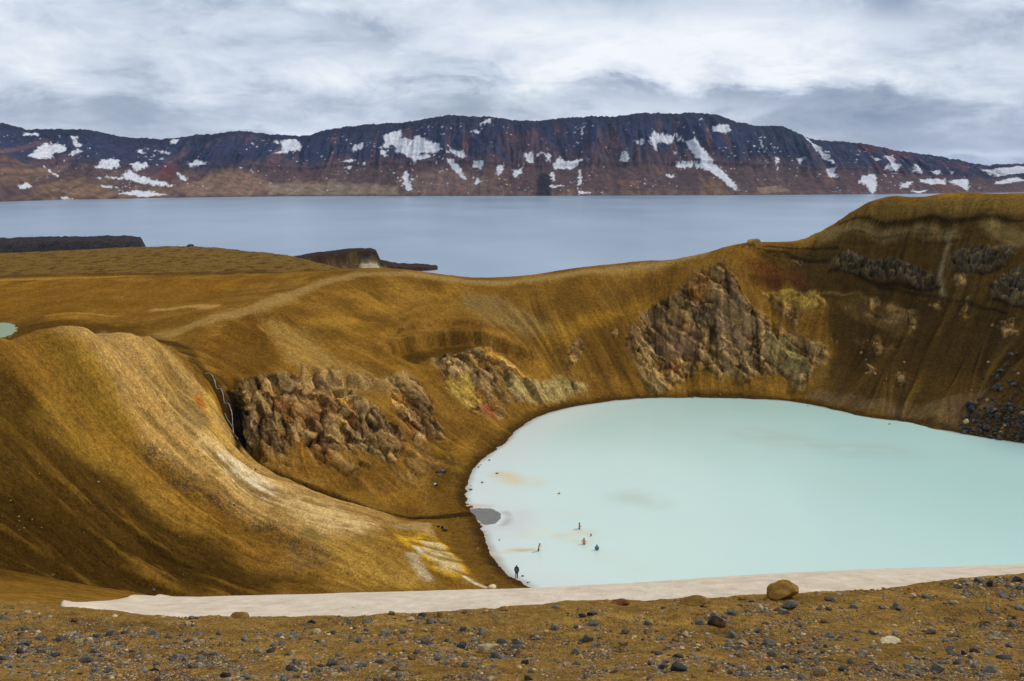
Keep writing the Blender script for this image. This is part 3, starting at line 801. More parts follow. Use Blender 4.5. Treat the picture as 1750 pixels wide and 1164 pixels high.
paint(srgb(150, 112, 40), [(40, 690), (70, 650), (110, 680), (150, 740), (220, 800), (330, 880), (420, 930), (380, 925), (280, 880), (160, 800), (90, 740)], 0.5, soft=1.5, warp=2.5)
paint(CREAM, [(330, 730), (352, 750), (388, 762), (420, 792), (480, 832), (560, 866), (640, 897), (610, 912), (545, 902), (470, 862), (400, 826), (352, 780)], 0.62, soft=1.6, warp=2.2, rag=0.8)
paint(WHITE, [(372, 778), (400, 785), (440, 815), (480, 850), (455, 852), (410, 822), (380, 800)], 0.42, soft=1.0, warp=1.6, rag=0.95)
paint(srgb(206, 160, 72), [(345, 735), (352, 672), (362, 668), (372, 720), (398, 760), (420, 785), (380, 765)], 0.7, soft=0.6, warp=0.8, rag=0.45)
brush(ORANGE, [(341, 680), (346, 700)], 0.6, 0.8, warp=0.3)
paint(srgb(142, 112, 60), [(300, 670), (345, 690), (365, 740), (335, 745), (310, 720)], 0.7, soft=0.8, warp=1.2)
paint(srgb(118, 98, 50), [(508, 910), (530, 902), (560, 915), (572, 930), (545, 928)], 0.8, soft=0.6, warp=0.8, rag=0.45)
paint(srgb(128, 98, 54), [(480, 935), (530, 925), (570, 945), (560, 965), (510, 972), (485, 955)], 0.7, soft=1.0, warp=1.0, rag=0.45)
paint(srgb(176, 134, 56), [(560, 930), (650, 915), (700, 950), (760, 1000), (640, 1012), (560, 1005)], 0.75, soft=2.0, warp=2.5, rag=0.45)
paint(YEL, [(672, 908), (702, 906), (752, 925), (792, 965), (812, 990), (776, 985), (742, 972), (702, 948), (680, 925)], 0.8, soft=0.7, warp=1.2, rag=0.70)
paint(srgb(206, 186, 136), [(722, 925), (752, 932), (782, 962), (796, 980), (762, 972), (735, 950)], 0.75, soft=0.6, warp=1.2, rag=0.75)
brush(srgb(208, 190, 150), [(706, 950), (716, 965), (730, 985)], 0.9, 0.5, soft=1.0, warp=0.8); brush(WHITE, [(712, 935), (722, 944)], 0.6, 0.6, soft=0.8, warp=0.7)
brush(srgb(216, 196, 150), [(795, 985), (832, 1004)], 0.35, 0.9, soft=0.3, warp=0.2)
paint(srgb(176, 140, 82), [(655, 892), (730, 892), (745, 920), (700, 905)], 0.8, soft=0.6, warp=0.8)
b, m = trail([(270, 790), (320, 822), (390, 860), (470, 905), (540, 950)], 2.2, soft=2.0, warp=1.5)
C[b] = mixc(C[b], srgb(72, 58, 38), m * sstep(0.05, 0.35, WX2[b] + 0.4 * RNG.normal(size=m.shape)) * 0.8)
# beach and the dark wet rim of the lake
paint(srgb(108, 76, 28), [(745, 880), (800, 878), (824, 900), (840, 945), (875, 990), (935, 1013), (850, 1012), (790, 960)], 0.85, soft=1.2, warp=1.2)
paint(srgb(100, 70, 24), [(745, 880), (730, 830), (780, 780), (850, 730), (900, 700), (1000, 680), (1000, 694), (900, 730), (840, 780), (800, 830), (800, 880)], 0.6, soft=1.5, warp=1.5)
paint(srgb(82, 58, 18), [(725, 800), (745, 775), (775, 775), (780, 815), (760, 840), (735, 830)], 0.6, soft=1.2, warp=1.5)
b = box(np.array(shore_w), 8)
d, s_, t_ = dist_poly(GX[b], GY[b], np.array(shore_w)[2:])
C[b] = mixc(C[b], srgb(60, 42, 18), (1 - sstep(0.4, 2.6, d + 0.8 * WX2[b] + 0.8 * WX1[b])) * 0.85)
# stream bed and notch
for pl, wd in ((stream_w, 0.7), (fall_w, 1.5)):
    b = box(pl, 6)
    d, s_, t_ = dist_poly(GX[b] - (1.0 if pl is fall_w else 0), GY[b], pl)
    C[b] = mixc(C[b], srgb(52, 36, 14), (1 - sstep(wd, wd * 2.0, d)) * 0.9)
paint(srgb(34, 24, 12), [(384, 652), (402, 655), (420, 662), (424, 700), (416, 742), (412, 768), (403, 762), (397, 720), (390, 690)], 0.9, soft=0.5, warp=0.4)  # dark rock of the notch, with the hollow's shade painted in
paint(srgb(60, 42, 16), [(255, 577), (300, 582), (330, 600), (352, 632), (372, 640), (400, 650), (380, 655), (350, 640), (320, 612)], 0.8, soft=0.7, warp=0.6)
# thin beds showing in the crater wall
BED = ridged(Z1 / 1.5 + 0.5 * HUM + 0.15 * HUM2, GX / 50, GY / 50, 3, 0.6)
BM = FAR * STEEP * sstep(7, 13, Z1) * (0.25 + 0.75 * sstep(-0.1, 0.4, fbm(GX / 30, GY / 30, 12.0, 3)))
C = C * np.exp(BM * 0.22 * (BED - 0.2))[..., None]
BR = RW * BM
C = C * np.exp(-BR * 0.9 * sstep(0.1, -0.5, BED))[..., None]
# outcrop colours
rk = np.clip(ROCK * 1.1, 0, 1)
rc_ = np.broadcast_to(srgb(138, 94, 44), (NR, NC, 3)).astype(np.float32).copy()
rc_ = mixc(rc_, srgb(132, 102, 76), sstep(0.0, 0.3, HUE1) * 0.75); rc_ = mixc(rc_, srgb(136, 74, 36), sstep(0.0, 0.3, -HUE1) * 0.85)
rc_ = mixc(rc_, srgb(184, 128, 46), sstep(0.05, 0.35, HUE2) * 0.75); rc_ = mixc(rc_, srgb(92, 66, 48), sstep(0.05, 0.35, -HUE2) * 0.7)
rc_ = mixc(rc_, srgb(196, 158, 96), sstep(0.60, 0.85, ROCK_SHADE) * 0.6)  # highlights painted pale onto protruding rock
rc_ = mixc(rc_, srgb(62, 42, 18), (1 - sstep(0.22, 0.46, ROCK_SHADE)) * 0.85)  # shade painted into the clefts
rc_ = mixc(rc_, srgb(38, 28, 16), (1 - sstep(0.04, 0.24, CRACK)) * 0.75)
rc_ = mixc(rc_, srgb(48, 34, 18), (1 - sstep(0.03, 0.22, CRACK2)) * 0.5)
rc_ = rc_ * np.exp(0.20 * RILL + 0.10 * RILL2)[..., None]
rc_ = mixc(rc_, srgb(40, 28, 14), sstep(1.3, 2.2, -RILL) * 0.6)
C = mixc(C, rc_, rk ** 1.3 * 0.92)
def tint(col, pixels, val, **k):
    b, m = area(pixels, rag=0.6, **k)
    C[b] = mixc(C[b], col * (0.55 + 0.75 * ROCK_SHADE[b][..., None]), m * val)  # tint carries the same painted relief shading
paint(srgb(30, 21, 11), [(386, 652), (402, 655), (419, 662), (424, 700), (417, 742), (412, 770), (403, 764), (397, 720), (391, 690)], 0.92, soft=0.5, warp=0.4)  # hollow's shade painted again, over the outcrop colours
for q in ([(1117, 528), (1121, 560), (1120, 598)], [(1176, 500), (1184, 540), (1192, 560), (1194, 596)], [(1283, 556), (1290, 575), (1284, 605)], [(1330, 572), (1318, 590), (1314, 625)], [(1340, 575), (1362, 600), (1376, 620), (1382, 650)], [(1352, 600), (1338, 625)], [(1296, 600), (1312, 580)], [(1258, 480), (1275, 520), (1300, 545), (1330, 565)]):
    brush(srgb(36, 26, 14), q, 0.22, 0.8, soft=0.35, warp=0.5)
paint(srgb(46, 30, 14), [(1208, 556), (1232, 560), (1238, 590), (1228, 604), (1212, 585)], 0.85, soft=0.5, warp=0.6)  # darkness of a hole painted onto the rock face
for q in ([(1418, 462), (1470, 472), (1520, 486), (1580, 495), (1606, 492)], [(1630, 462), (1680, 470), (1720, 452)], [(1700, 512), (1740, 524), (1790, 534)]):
    brush(srgb(24, 18, 10), q, 0.5, 0.8, soft=0.6, warp=0.4)  # shadow under the overhanging basalt, painted as a dark line
tint(srgb(206, 178, 104), [(850, 640), (905, 645), (960, 642), (1005, 660), (960, 682), (905, 688), (870, 670)], 0.6, soft=1, warp=2)
tint(srgb(224, 158, 44), [(818, 572), (850, 580), (905, 640), (895, 645), (850, 612)], 0.7, soft=0.8, warp=1.0)
tint(srgb(216, 180, 132), [(846, 584), (862, 596), (880, 622), (868, 620), (850, 600)], 0.8, soft=0.4, warp=0.5)
tint(srgb(200, 164, 66), [(758, 640), (800, 640), (830, 690), (800, 700), (770, 672)], 0.6, soft=0.8, warp=1.5)
tint(srgb(140, 62, 44), [(825, 685), (845, 690), (848, 715), (830, 712)], 0.6, soft=0.8, warp=1.0)
tint(srgb(164, 124, 84), [(1105, 545), (1150, 540), (1200, 575), (1180, 610), (1130, 600)], 0.6, soft=1, warp=1.5)
tint(srgb(164, 130, 86), [(1225, 500), (1265, 505), (1290, 560), (1270, 610), (1235, 600), (1220, 550)], 0.6, soft=1, warp=1.5)
tint(srgb(170, 148, 84), [(1310, 575), (1350, 580), (1385, 620), (1370, 655), (1345, 645), (1310, 610)], 0.75, soft=0.8, warp=1.2)
tint(srgb(202, 164, 92), [(1085, 605), (1110, 600), (1135, 650), (1115, 670), (1095, 650)], 0.6, soft=1, warp=1.5)
tint(srgb(184, 116, 40), [(1175, 475), (1215, 470), (1215, 510), (1180, 515)], 0.6, soft=1, warp=1.2)
tint(srgb(194, 150, 56), [(1300, 492), (1345, 482), (1400, 495), (1410, 520), (1370, 530), (1330, 520)], 0.7, soft=0.6, warp=1.0)
tint(CHAR * 1.2, [(1170, 520), (1215, 525), (1225, 560), (1195, 560)], 0.7, soft=0.5, warp=0.8)
tint(srgb(196, 156, 96), [(470, 632), (560, 634), (640, 650), (700, 632), (720, 648), (660, 668), (560, 650), (480, 648)], 0.5, soft=0.7, warp=1.0)
tint(srgb(124, 84, 52), [(470, 650), (540, 650), (600, 700), (560, 740), (500, 720)], 0.4, soft=1.5, warp=2)
# basalt
bc = np.broadcast_to(BASALT, (NR, NC, 3)).astype(np.float32).copy()
bc = mixc(bc, srgb(134, 110, 68), sstep(0.45, 0.9, LT) * 0.8); bc = mixc(bc, srgb(124, 96, 48), sstep(0.0, 0.35, WX2 + 0.6 * HUM2) * 0.6); bc = mixc(bc, CHAR, sstep(0.45, 0.9, LD) * 0.7)
C = mixc(C, bc, np.clip(LUMP * 1.3, 0, 1))
b, m = area(OUT7, soft=1, warp=2); C[b] = mixc(C[b], srgb(120, 94, 44), m * sstep(-0.1, 0.3, WX2[b] + WX1[b]) * 0.7)
# rills show as paler and darker bands of dust
k = (FAR * (0.35 + 0.65 * STEEP))[..., None]
C = C * np.exp(k * (RMOD * (0.075 * RILL + 0.08 * RILL2) + (0.085 - 0.04 * sstep(0.18, 0.3, GX / (GY + 12))) * RILL0)[..., None])
rs = FAR * STEEP * sstep(0.6, 2.2, RILL2 + 0.35 * RILL)
C = mixc(C, srgb(176, 128, 46), rs * RMOD * 0.26 * (1 - np.maximum(ROCK, LUMP)) * (1 - 0.85 * sstep(0.22, 0.32, GX / (GY + 12))))
# at our feet
C[:nb] = mixc(C[:nb], srgb(146, 110, 54), NEAR[:nb] * 0.85)
C[:nb] = mixc(C[:nb], srgb(84, 58, 24), NEAR[:nb] * sstep(0.05, 0.4, fbm(nx / 1.3, ny / 0.8, 5.0, 4)) * 0.6)
C[:nb] = mixc(C[:nb], srgb(182, 140, 66), NEAR[:nb] * sstep(0.1, 0.4, fbm(nx / 0.9, ny / 0.6, 15.0, 4)) * 0.5)
C = C * np.exp((FAR * 0.10 * _wn)[..., None]) * np.array([0.98, 1.03, 1.12], np.float32)
C = np.clip(C, 0.004, 0.9)

# ------------------------------------------------------------------ terrain mesh and material
tm = bpy.data.materials.new("ochre_earth"); tm.use_nodes = True
T = NT(tm.node_tree)
bs = T.n['Principled BSDF']
at_ = T.node('ShaderNodeAttribute', attribute_name='col')
an = T.node('ShaderNodeAttribute', attribute_name='near')
ar = T.node('ShaderNodeAttribute', attribute_name='rock')
tco = T.node('ShaderNodeTexCoord').outputs['Object']
f1 = T.noise(tco, 1.1, 5, 0.66); f2 = T.noise(tco, 9.0, 4, 0.66); f3 = T.noise(tco, 55.0, 2, 0.6)
g1 = T.maprange(f1, 0.25, 0.75, 0.66, 1.34)
f4 = T.noise(tco, 3.6, 3, 0.7)
g1 = T.math('MULTIPLY', g1, T.maprange(f4, 0.28, 0.72, 0.66, 1.32))
g1 = T.math('MULTIPLY', g1, T.maprange(f4, 0.62, 0.68, 1.0, 1.25)); g1 = T.math('MULTIPLY', g1, T.maprange(f4, 0.33, 0.39, 0.72, 1.0))
g2 = T.maprange(f2, 0.25, 0.75, 0.5, 1.45)
g3 = T.maprange(f3, 0.3, 0.7, 0.62, 1.38)
vor = T.node('ShaderNodeTexVoronoi', feature='DISTANCE_TO_EDGE'); vor.inputs['Scale'].default_value = 0.55
mpv = T.node('ShaderNodeMapping'); mpv.inputs['Scale'].default_value = (1.5, 1.0, 0.8); T.l.new(T.vmath('ADD', tco, T.vmath('SCALE', T.noise(tco, 0.8, 3, 0.6, col=True), 1.6)), mpv.inputs[0])
T.l.new(mpv.outputs[0], vor.inputs['Vector'])
vcr = T.maprange(vor.outputs['Distance'], 0.0, 0.10, 0.0, 1.0)
rkf = T.maprange(ar.outputs['Fac'], 0.25, 0.8)
crk = T.math('SUBTRACT', 1.0, T.math('MULTIPLY', T.math('SUBTRACT', 1.0, vcr), T.math('MULTIPLY', rkf, 0.12)))
g1 = T.math('MULTIPLY', g1, crk)
gn = T.math('MULTIPLY', g2, g3)
gmix = T.node('ShaderNodeMix', data_type='FLOAT')
T.inp(gmix.inputs[0], an.outputs['Fac']); T.inp(gmix.inputs[2], g1); T.inp(gmix.inputs[3], gn)
colr = T.vmath('SCALE', at_.outputs['Color'], gmix.outputs[0])
T.l.new(colr, bs.inputs['Base Color'])
bs.inputs['Roughness'].default_value = 0.95
bs.inputs['Specular IOR Level'].default_value = 0.0
hgt = T.node('ShaderNodeMix', data_type='FLOAT')
hf = T.math('ADD', T.math('MULTIPLY', f1, T.maprange(ar.outputs['Fac'], 0, 1, 0.45, 0.9)), T.math('ADD', T.math('MULTIPLY', f4, 0.30), T.math('MULTIPLY', T.math('MULTIPLY', vcr, rkf), 0.10)))
hn = T.math('ADD', T.math('MULTIPLY', f2, 0.10), T.math('MULTIPLY', f3, 0.035))
T.inp(hgt.inputs[0], an.outputs['Fac']); T.inp(hgt.inputs[2], hf); T.inp(hgt.inputs[3], hn)
bp = T.node('ShaderNodeBump'); bp.inputs['Strength'].default_value = 0.9; bp.inputs['Distance'].default_value = 1.0
T.l.new(hgt.outputs[0], bp.inputs['Height']); T.l.new(bp.outputs[0], bs.inputs['Normal'])
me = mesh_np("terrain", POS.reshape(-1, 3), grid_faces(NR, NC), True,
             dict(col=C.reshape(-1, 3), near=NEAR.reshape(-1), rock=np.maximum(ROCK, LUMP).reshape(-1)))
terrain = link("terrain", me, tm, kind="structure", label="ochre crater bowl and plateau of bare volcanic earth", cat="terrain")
# ================================================================== far mountains across the big lake
LAKE_Z = -5.0
M_SHORE = [(-700, 352), (-300, 349), (0, 345), (100, 341.5), (200, 340), (330, 337.5), (500, 335.5), (900, 335), (1300, 333.5), (1500, 332), (1750, 329), (2100, 327), (2500, 326)]
M_CREST = [(-700, 225), (-400, 205), (-150, 220), (0, 212), (20, 211), (60, 222), (130, 221), (160, 222), (230, 236), (290, 238), (340, 232), (380, 228), (420, 224), (450, 228), (500, 232), (530, 233),
           (560, 222), (600, 217), (640, 212), (690, 210), (740, 202), (770, 197), (800, 199), (840, 200), (880, 206), (920, 207), (960, 202), (1010, 199),
           (1040, 200), (1090, 194), (1140, 194), (1180, 193), (1220, 196), (1250, 208), (1290, 216), (1330, 215), (1345, 222), (1370, 235), (1400, 241),
           (1440, 243), (1480, 247), (1520, 257), (1560, 262), (1600, 268), (1650, 278), (1680, 283), (1720, 280), (1750, 280), (1900, 286), (2100, 280), (2500, 284)]
M_HILL = [(-700, 250), (-300, 262), (0, 251), (20, 256), (45, 276), (110, 292), (200, 308), (270, 322), (330, 337)]   # nearer golden hill on the left
mpx = np.linspace(-700, 2500, 1750)
nt_, nback = 170, 16
ms = np.interp(mpx, *zip(*M_SHORE)); mc = np.interp(mpx, *zip(*M_CREST))
mc = mc + 2.2 * fbm(mpx / 14.0, mpx * 0 + 3.3, 0.0, 3) + 1.5 * perlin(mpx / 4.3, mpx * 0 + 1.7, 0.0)
mu, mss = ray(mpx, ms)
MY0 = (CAM_Z - LAKE_Z) / mss
MY0 = np.clip(MY0, None, 3600)
_, mcs = ray(mpx, mc)
MDEP = 520 + 120 * fbm(mpx / 260, mpx * 0, 4.0, 2)
MYC = MY0 + MDEP
MZC = CAM_Z - mcs * MYC
tt = np.concatenate([np.linspace(0, 1, nt_), 1 + np.linspace(0.03, 0.9, nback)])
TT = tt[:, None]; PXg = np.broadcast_to(mpx[None, :], (len(tt), len(mpx)))
mh = (MZC - LAKE_Z)[None, :]
# height profile: apron of debris, then cliffs, then a rounded shoulder
wob = 0.07 * fbm(PXg / 90, TT * 2, 1.0, 3)
ap = np.interp(mpx, [-700, 200, 420, 640, 900, 1150, 1400, 1750, 2500], [0.5, 0.48, 0.42, 0.40, 0.36, 0.34, 0.42, 0.6, 0.6])[None, :]
tw = np.clip(TT + wob * np.sin(np.clip(TT, 0, 1) * math.pi), 0, 1)
prof = np.where(tw < 0.42, ap * (tw / 0.42) ** 1.25, ap + (1 - ap) * sstep(0.36, 1.0, tw) ** 0.85 * 1.0)
prof = np.maximum(prof, ap * np.clip(tw / 0.42, 0, 1) ** 1.25)
prof = np.where(TT > 1, 1 - 0.35 * (TT - 1) ** 1.3, prof)
MZ = LAKE_Z + mh * prof
MY = MY0[None, :] + TT * MDEP[None, :]
MX = mu[None, :] * MY + 0 * TT
inner = np.sin(np.clip(TT, 0, 1) * math.pi) ** 0.6
fall = MX / 62.0 + 0.5 * fbm(MX / 150, MZ / 90, 0.0, 3)
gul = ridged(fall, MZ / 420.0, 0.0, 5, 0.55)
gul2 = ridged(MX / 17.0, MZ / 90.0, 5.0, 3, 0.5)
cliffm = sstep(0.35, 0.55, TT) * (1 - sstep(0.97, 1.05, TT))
MY = MY - inner * (46 * gul * (0.45 + 0.55 * cliffm) + 9 * gul2 * cliffm)
MZ = MZ + inner * (9 * fbm(MX / 70, MY / 70, 0.0, 4) + 5 * gul2 * cliffm * 0.5)
# the nearer hill: its own ridge in front of the cliffs
hz = np.interp(mpx, *zip(*M_HILL)); _, hs = ray(mpx, hz); HY = MY0 + 150
HZ = np.where(mpx < 335, CAM_Z - hs * HY, -40)
dist = (MY - MY0[None, :])
hill = LAKE_Z + (HZ - LAKE_Z)[None, :] * np.clip(1 - np.abs(dist - 150) / np.where(dist < 150, 152, 110), 0, 1) ** 0.9 + 5 * fbm(MX / 50, MY / 50, 2.0, 4) - 2
onhill = hill > MZ
MZ = np.maximum(MZ, np.where(HZ[None, :] > 0, hill, -99))
MZ[0] = LAKE_Z - 6
# colours, decided by rock kind: black lava cliffs, oxidised bands, brown debris aprons, tan alluvium; gully shading is painted in further down
hrel = (MZ - LAKE_Z) / mh
n1 = fbm(MX / 120, MZ / 60, 1.0, 5); n2 = fbm(MX / 45, MZ / 140, 7.0, 4); n3 = fbm(MX / 22, MZ / 40, 3.0, 4)
MC = np.broadcast_to(srgb(80, 62, 58), MX.shape + (3,)).astype(np.float32).copy()
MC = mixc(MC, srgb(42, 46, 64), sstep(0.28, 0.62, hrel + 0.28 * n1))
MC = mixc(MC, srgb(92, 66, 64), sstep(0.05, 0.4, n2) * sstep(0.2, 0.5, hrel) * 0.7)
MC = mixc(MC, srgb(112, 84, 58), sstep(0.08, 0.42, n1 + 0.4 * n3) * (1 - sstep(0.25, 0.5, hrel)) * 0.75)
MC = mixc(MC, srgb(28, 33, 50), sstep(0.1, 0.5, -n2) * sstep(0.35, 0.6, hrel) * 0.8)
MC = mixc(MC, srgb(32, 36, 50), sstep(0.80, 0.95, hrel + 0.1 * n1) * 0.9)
MC = mixc(MC, srgb(104, 92, 78), (1 - sstep(0.02, 0.10, hrel)) * sstep(-0.2, 0.3, n3) * 0.6)
lt = 1 - sstep(150, 420, PXg)
MC = mixc(MC, srgb(104, 84, 68), lt * sstep(-0.15, 0.3, n1 + 0.5 * n3) * (1 - sstep(0.3, 0.55, hrel)) * 0.7)
MC = mixc(MC, srgb(116, 90, 62), np.where(onhill & (HZ[None, :] > 0), 1.0, 0.0) * sstep(-0.3, 0.25, n3 + n1) * 0.65)
MC = mixc(MC, srgb(92, 48, 46), sstep(1350, 1500, PXg) * sstep(0.0, 0.35, n1) * 0.5)
# patches placed by the survey photograph; (pixel) -> (column, t) of the slope
MPY = 582 - F_PX * (((-(CAM_Z - MZ) / MY) * CP + SP) / (CP - (-(CAM_Z - MZ) / MY) * SP))
def mslope(pl):
    out = []
    for px, py in pl:
        j = int(np.clip(np.searchsorted(mpx, px), 0, len(mpx) - 1))
        col = MPY[:nt_, j]
        k = np.where(col <= py)[0]
        out.append((px, (k[0] if len(k) else nt_ - 1)))
    return out
KI = np.broadcast_to(np.arange(len(tt), dtype=np.float32)[:, None], MX.shape)
SNOW = np.zeros(MX.shape, np.float32)
sw1 = fbm(PXg / 9.0, KI / 9.0, 0.0, 5, 0.62); sw2 = fbm(PXg / 9.0 + 50, KI / 9.0, 0.0, 5, 0.62)
def mpatch(pl, warp=4.0, soft=1.2):
    q = mslope(pl)
    xs_ = [a for a, _ in q]; ks = [b for _, b in q]
    j = np.where((mpx > min(xs_) - 8) & (mpx < max(xs_) + 8))[0]
    i0, i1 = max(0, min(ks) - 10), min(nt_, max(ks) + 10)
    bb = (slice(i0, i1), slice(j[0], j[-1] + 1))
    m = sstep(-soft, soft, poly_sd(PXg[bb] + warp * sw1[bb], KI[bb] + warp * sw2[bb], q))
    return bb, m
SNOWS = [
 [(65, 265), (90, 243), (128, 248), (128, 258), (110, 262), (100, 270), (75, 272)], [(132, 264), (150, 252), (160, 260), (140, 267)], [(135, 232), (150, 235), (148, 245), (160, 248), (145, 252)],
 [(58, 227), (85, 229), (82, 234), (60, 233)], [(245, 258), (258, 254), (260, 262), (248, 262)], [(270, 256), (300, 260), (306, 266), (285, 263)], [(302, 238), (317, 238), (313, 247), (303, 247)],
 [(168, 286), (190, 272), (217, 272), (215, 283), (195, 290), (180, 288)], [(228, 280), (250, 276), (256, 288), (240, 293)], [(326, 279), (345, 272), (366, 279), (350, 285), (330, 287)],
 [(213, 299), (230, 290), (241, 300), (302, 318), (280, 319), (215, 307), (170, 306), (220, 303)], [(307, 296), (326, 306), (320, 310), (310, 304)], [(205, 331), (240, 325), (287, 333), (250, 337)],
 [(36, 320), (50, 312), (60, 320), (40, 325)], [(104, 336), (132, 341), (110, 342)], [(83, 286), (92, 290), (107, 303), (96, 299)], [(176, 317), (206, 322), (180, 321)], [(250, 282), (262, 278), (262, 286), (252, 288)],
 [(487, 242), (510, 237), (521, 245), (516, 259), (495, 264), (473, 263), (490, 255)], [(475, 240), (485, 243), (482, 248)], [(606, 249), (628, 242), (626, 252), (609, 258)],
 [(658, 232), (672, 227), (690, 222), (690, 235), (705, 238), (715, 231), (735, 239), (753, 246), (752, 262), (722, 263), (705, 271), (690, 262), (680, 263), (676, 252), (652, 256), (662, 242)],
 [(654, 257), (666, 258), (663, 268), (655, 265)], [(820, 211), (841, 202), (838, 211), (822, 215)], [(800, 226), (825, 222), (820, 230)], [(764, 250), (795, 261), (798, 271), (780, 266)],
 [(764, 271), (776, 272), (787, 286), (798, 309), (790, 306), (775, 288)], [(689, 296), (697, 292), (705, 326), (697, 327), (690, 314)], [(583, 276), (613, 272), (600, 279)], [(590, 286), (607, 285), (598, 290)],
 [(700, 268), (735, 262), (740, 267), (710, 275)], [(810, 274), (829, 274), (822, 291), (808, 286)], [(850, 285), (861, 283), (858, 299), (849, 298)], [(809, 305), (825, 310), (815, 316)],
 [(877, 291), (896, 284), (891, 296), (879, 304)], [(894, 262), (911, 259), (913, 277), (900, 277)], [(916, 266), (925, 259), (941, 265), (938, 280), (930, 264)], [(942, 281), (955, 268), (965, 276), (999, 272), (981, 288), (950, 291)],
 [(940, 294), (946, 294), (948, 310), (942, 308)], [(988, 290), (993, 290), (992, 316), (988, 316)], [(940, 317), (967, 318), (942, 321)], [(1055, 260), (1065, 258), (1073, 270), (1070, 280), (1060, 277)],
 [(1077, 240), (1085, 238), (1086, 248)], [(1089, 238), (1097, 240), (1097, 248), (1090, 248)],
 [(1103, 240), (1110, 222), (1122, 228), (1140, 231), (1151, 230), (1150, 246), (1130, 247), (1117, 245), (1119, 264), (1108, 248)],
 [(1149, 228), (1156, 230), (1165, 240), (1182, 236), (1200, 256), (1216, 275), (1232, 292), (1256, 315), (1259, 327), (1236, 313), (1215, 295), (1188, 287), (1184, 280), (1193, 275), (1170, 250)],
 [(1153, 280), (1181, 280), (1178, 288), (1156, 287)], [(1136, 298), (1152, 300), (1140, 303)], [(1147, 260), (1152, 260), (1150, 268)], [(1210, 219), (1236, 211), (1241, 226), (1232, 229), (1214, 227)],
 [(1188, 202), (1191, 202), (1189, 215)], [(1362, 232), (1368, 235), (1398, 258), (1420, 278), (1414, 280), (1385, 256)], [(1408, 289), (1418, 285), (1428, 305), (1411, 301)], [(1317, 270), (1326, 268), (1325, 290)],
 [(1355, 272), (1366, 269), (1361, 281)], [(1398, 256), (1412, 262), (1402, 262)], [(1468, 302), (1492, 299), (1496, 327), (1488, 331), (1478, 316), (1464, 313)],
 [(1499, 268), (1516, 265), (1520, 280), (1531, 281), (1529, 294), (1504, 291), (1511, 278)], [(1482, 268), (1498, 272), (1490, 276)], [(1551, 282), (1560, 282), (1570, 297), (1554, 294)], [(1582, 292), (1600, 291), (1607, 299), (1590, 298)],
 [(1536, 314), (1556, 311), (1550, 321), (1537, 322)], [(1568, 306), (1611, 307), (1613, 316), (1570, 313)], [(1619, 308), (1650, 307), (1653, 328), (1640, 319), (1620, 313)], [(1614, 290), (1625, 297), (1618, 298)],
 [(1664, 288), (1700, 287), (1755, 284), (1755, 294), (1700, 301), (1680, 299)], [(1696, 310), (1735, 305), (1755, 308), (1720, 314), (1698, 315)], [(1530, 266), (1556, 269), (1540, 270)], [(1555, 327), (1585, 325), (1570, 331)],
 [(988, 326), (1010, 330), (990, 333)], [(1800, 295), (1850, 290), (1870, 300), (1820, 305)], [(1950, 300), (2000, 295), (1990, 310)], [(-100, 270), (-60, 262), (-50, 280), (-90, 285)], [(-220, 290), (-170, 285), (-150, 300)],
]
snn = 0.9 * fbm(PXg / 5.0, KI / 6.0, 4.0, 4, 0.6) - 0.35 * np.clip(gul2, 0, 1) * cliffm * 0.6
for pl in SNOWS:
    bb, m = mpatch(pl, 6.0, 4.5)
    SNOW[bb] = np.maximum(SNOW[bb], sstep(0.36, 0.68, m + snn[bb] * (1 - np.abs(2 * m - 1) ** 2) + 0.22 * snn[bb]))
# small scattered remnants of snow in the gullies
rem = fbm(PXg / 6.0, KI / 5.0, 9.0, 4, 0.6) + 0.35 * fbm(PXg / 60, KI / 40, 3.0, 2)
SNOW = np.maximum(SNOW, sstep(0.38, 0.46, rem) * sstep(0.02, 0.1, TT) * (1 - sstep(0.7, 0.85, TT)) * (1 - onhill * 0.7))
def mtint(col, pl, val, warp=6.0, soft=6.0):
    bb, m = mpatch(pl, warp, soft)
    MC[bb] = mixc(MC[bb], col, m * val)
mtint(srgb(126, 100, 78), [(300, 325), (360, 300), (400, 285), (450, 300), (470, 320), (440, 333), (330, 335)], 0.7)
mtint(srgb(140, 122, 98), [(460, 315), (560, 312), (680, 318), (680, 333), (460, 333)], 0.55)
mtint(srgb(122, 98, 84), [(680, 305), (760, 290), (830, 300), (860, 325), (700, 332)], 0.45)
mtint(srgb(142, 118, 100), [(1290, 320), (1330, 316), (1350, 328), (1300, 331)], 0.6, 3, 2)
mtint(srgb(92, 64, 54), [(1000, 250), (1060, 240), (1070, 262), (1010, 268)], 0.4)
mtint(srgb(90, 62, 52), [(850, 225), (920, 225), (950, 260), (930, 275), (860, 262)], 0.4)
mtint(srgb(24, 26, 34), [(917, 310), (925, 295), (940, 300), (942, 336), (917, 336)], 0.8, 2, 2)
mtint(srgb(104, 46, 40), [(280, 285), (310, 280), (300, 305), (280, 308)], 0.5)
mtint(srgb(60, 62, 66), [(60, 268), (95, 246), (110, 250), (90, 262), (80, 274)], 0.5, 3, 3)
MC = MC * np.exp(0.30 * gul2 * cliffm + 0.42 * (gul - 0.2) + 0.2 * n3)[..., None]  # painted gully shading: ribs lighter, gullies darker
MC = mixc(MC, srgb(222, 222, 226) * (0.86 + 0.30 * fbm(PXg / 6, KI / 5, 2.0, 3))[..., None], SNOW)
MC = np.clip(MC, 0.004, 0.9)
mm = bpy.data.materials.new("mountain_rock"); mm.use_nodes = True
T = NT(mm.node_tree); bs = T.n['Principled BSDF']
at_ = T.node('ShaderNodeAttribute', attribute_name='col')
sn_ = T.node('ShaderNodeAttribute', attribute_name='snow')
tco = T.node('ShaderNodeTexCoord').outputs['Object']
f1 = T.noise(tco, 0.045, 7, 0.65)
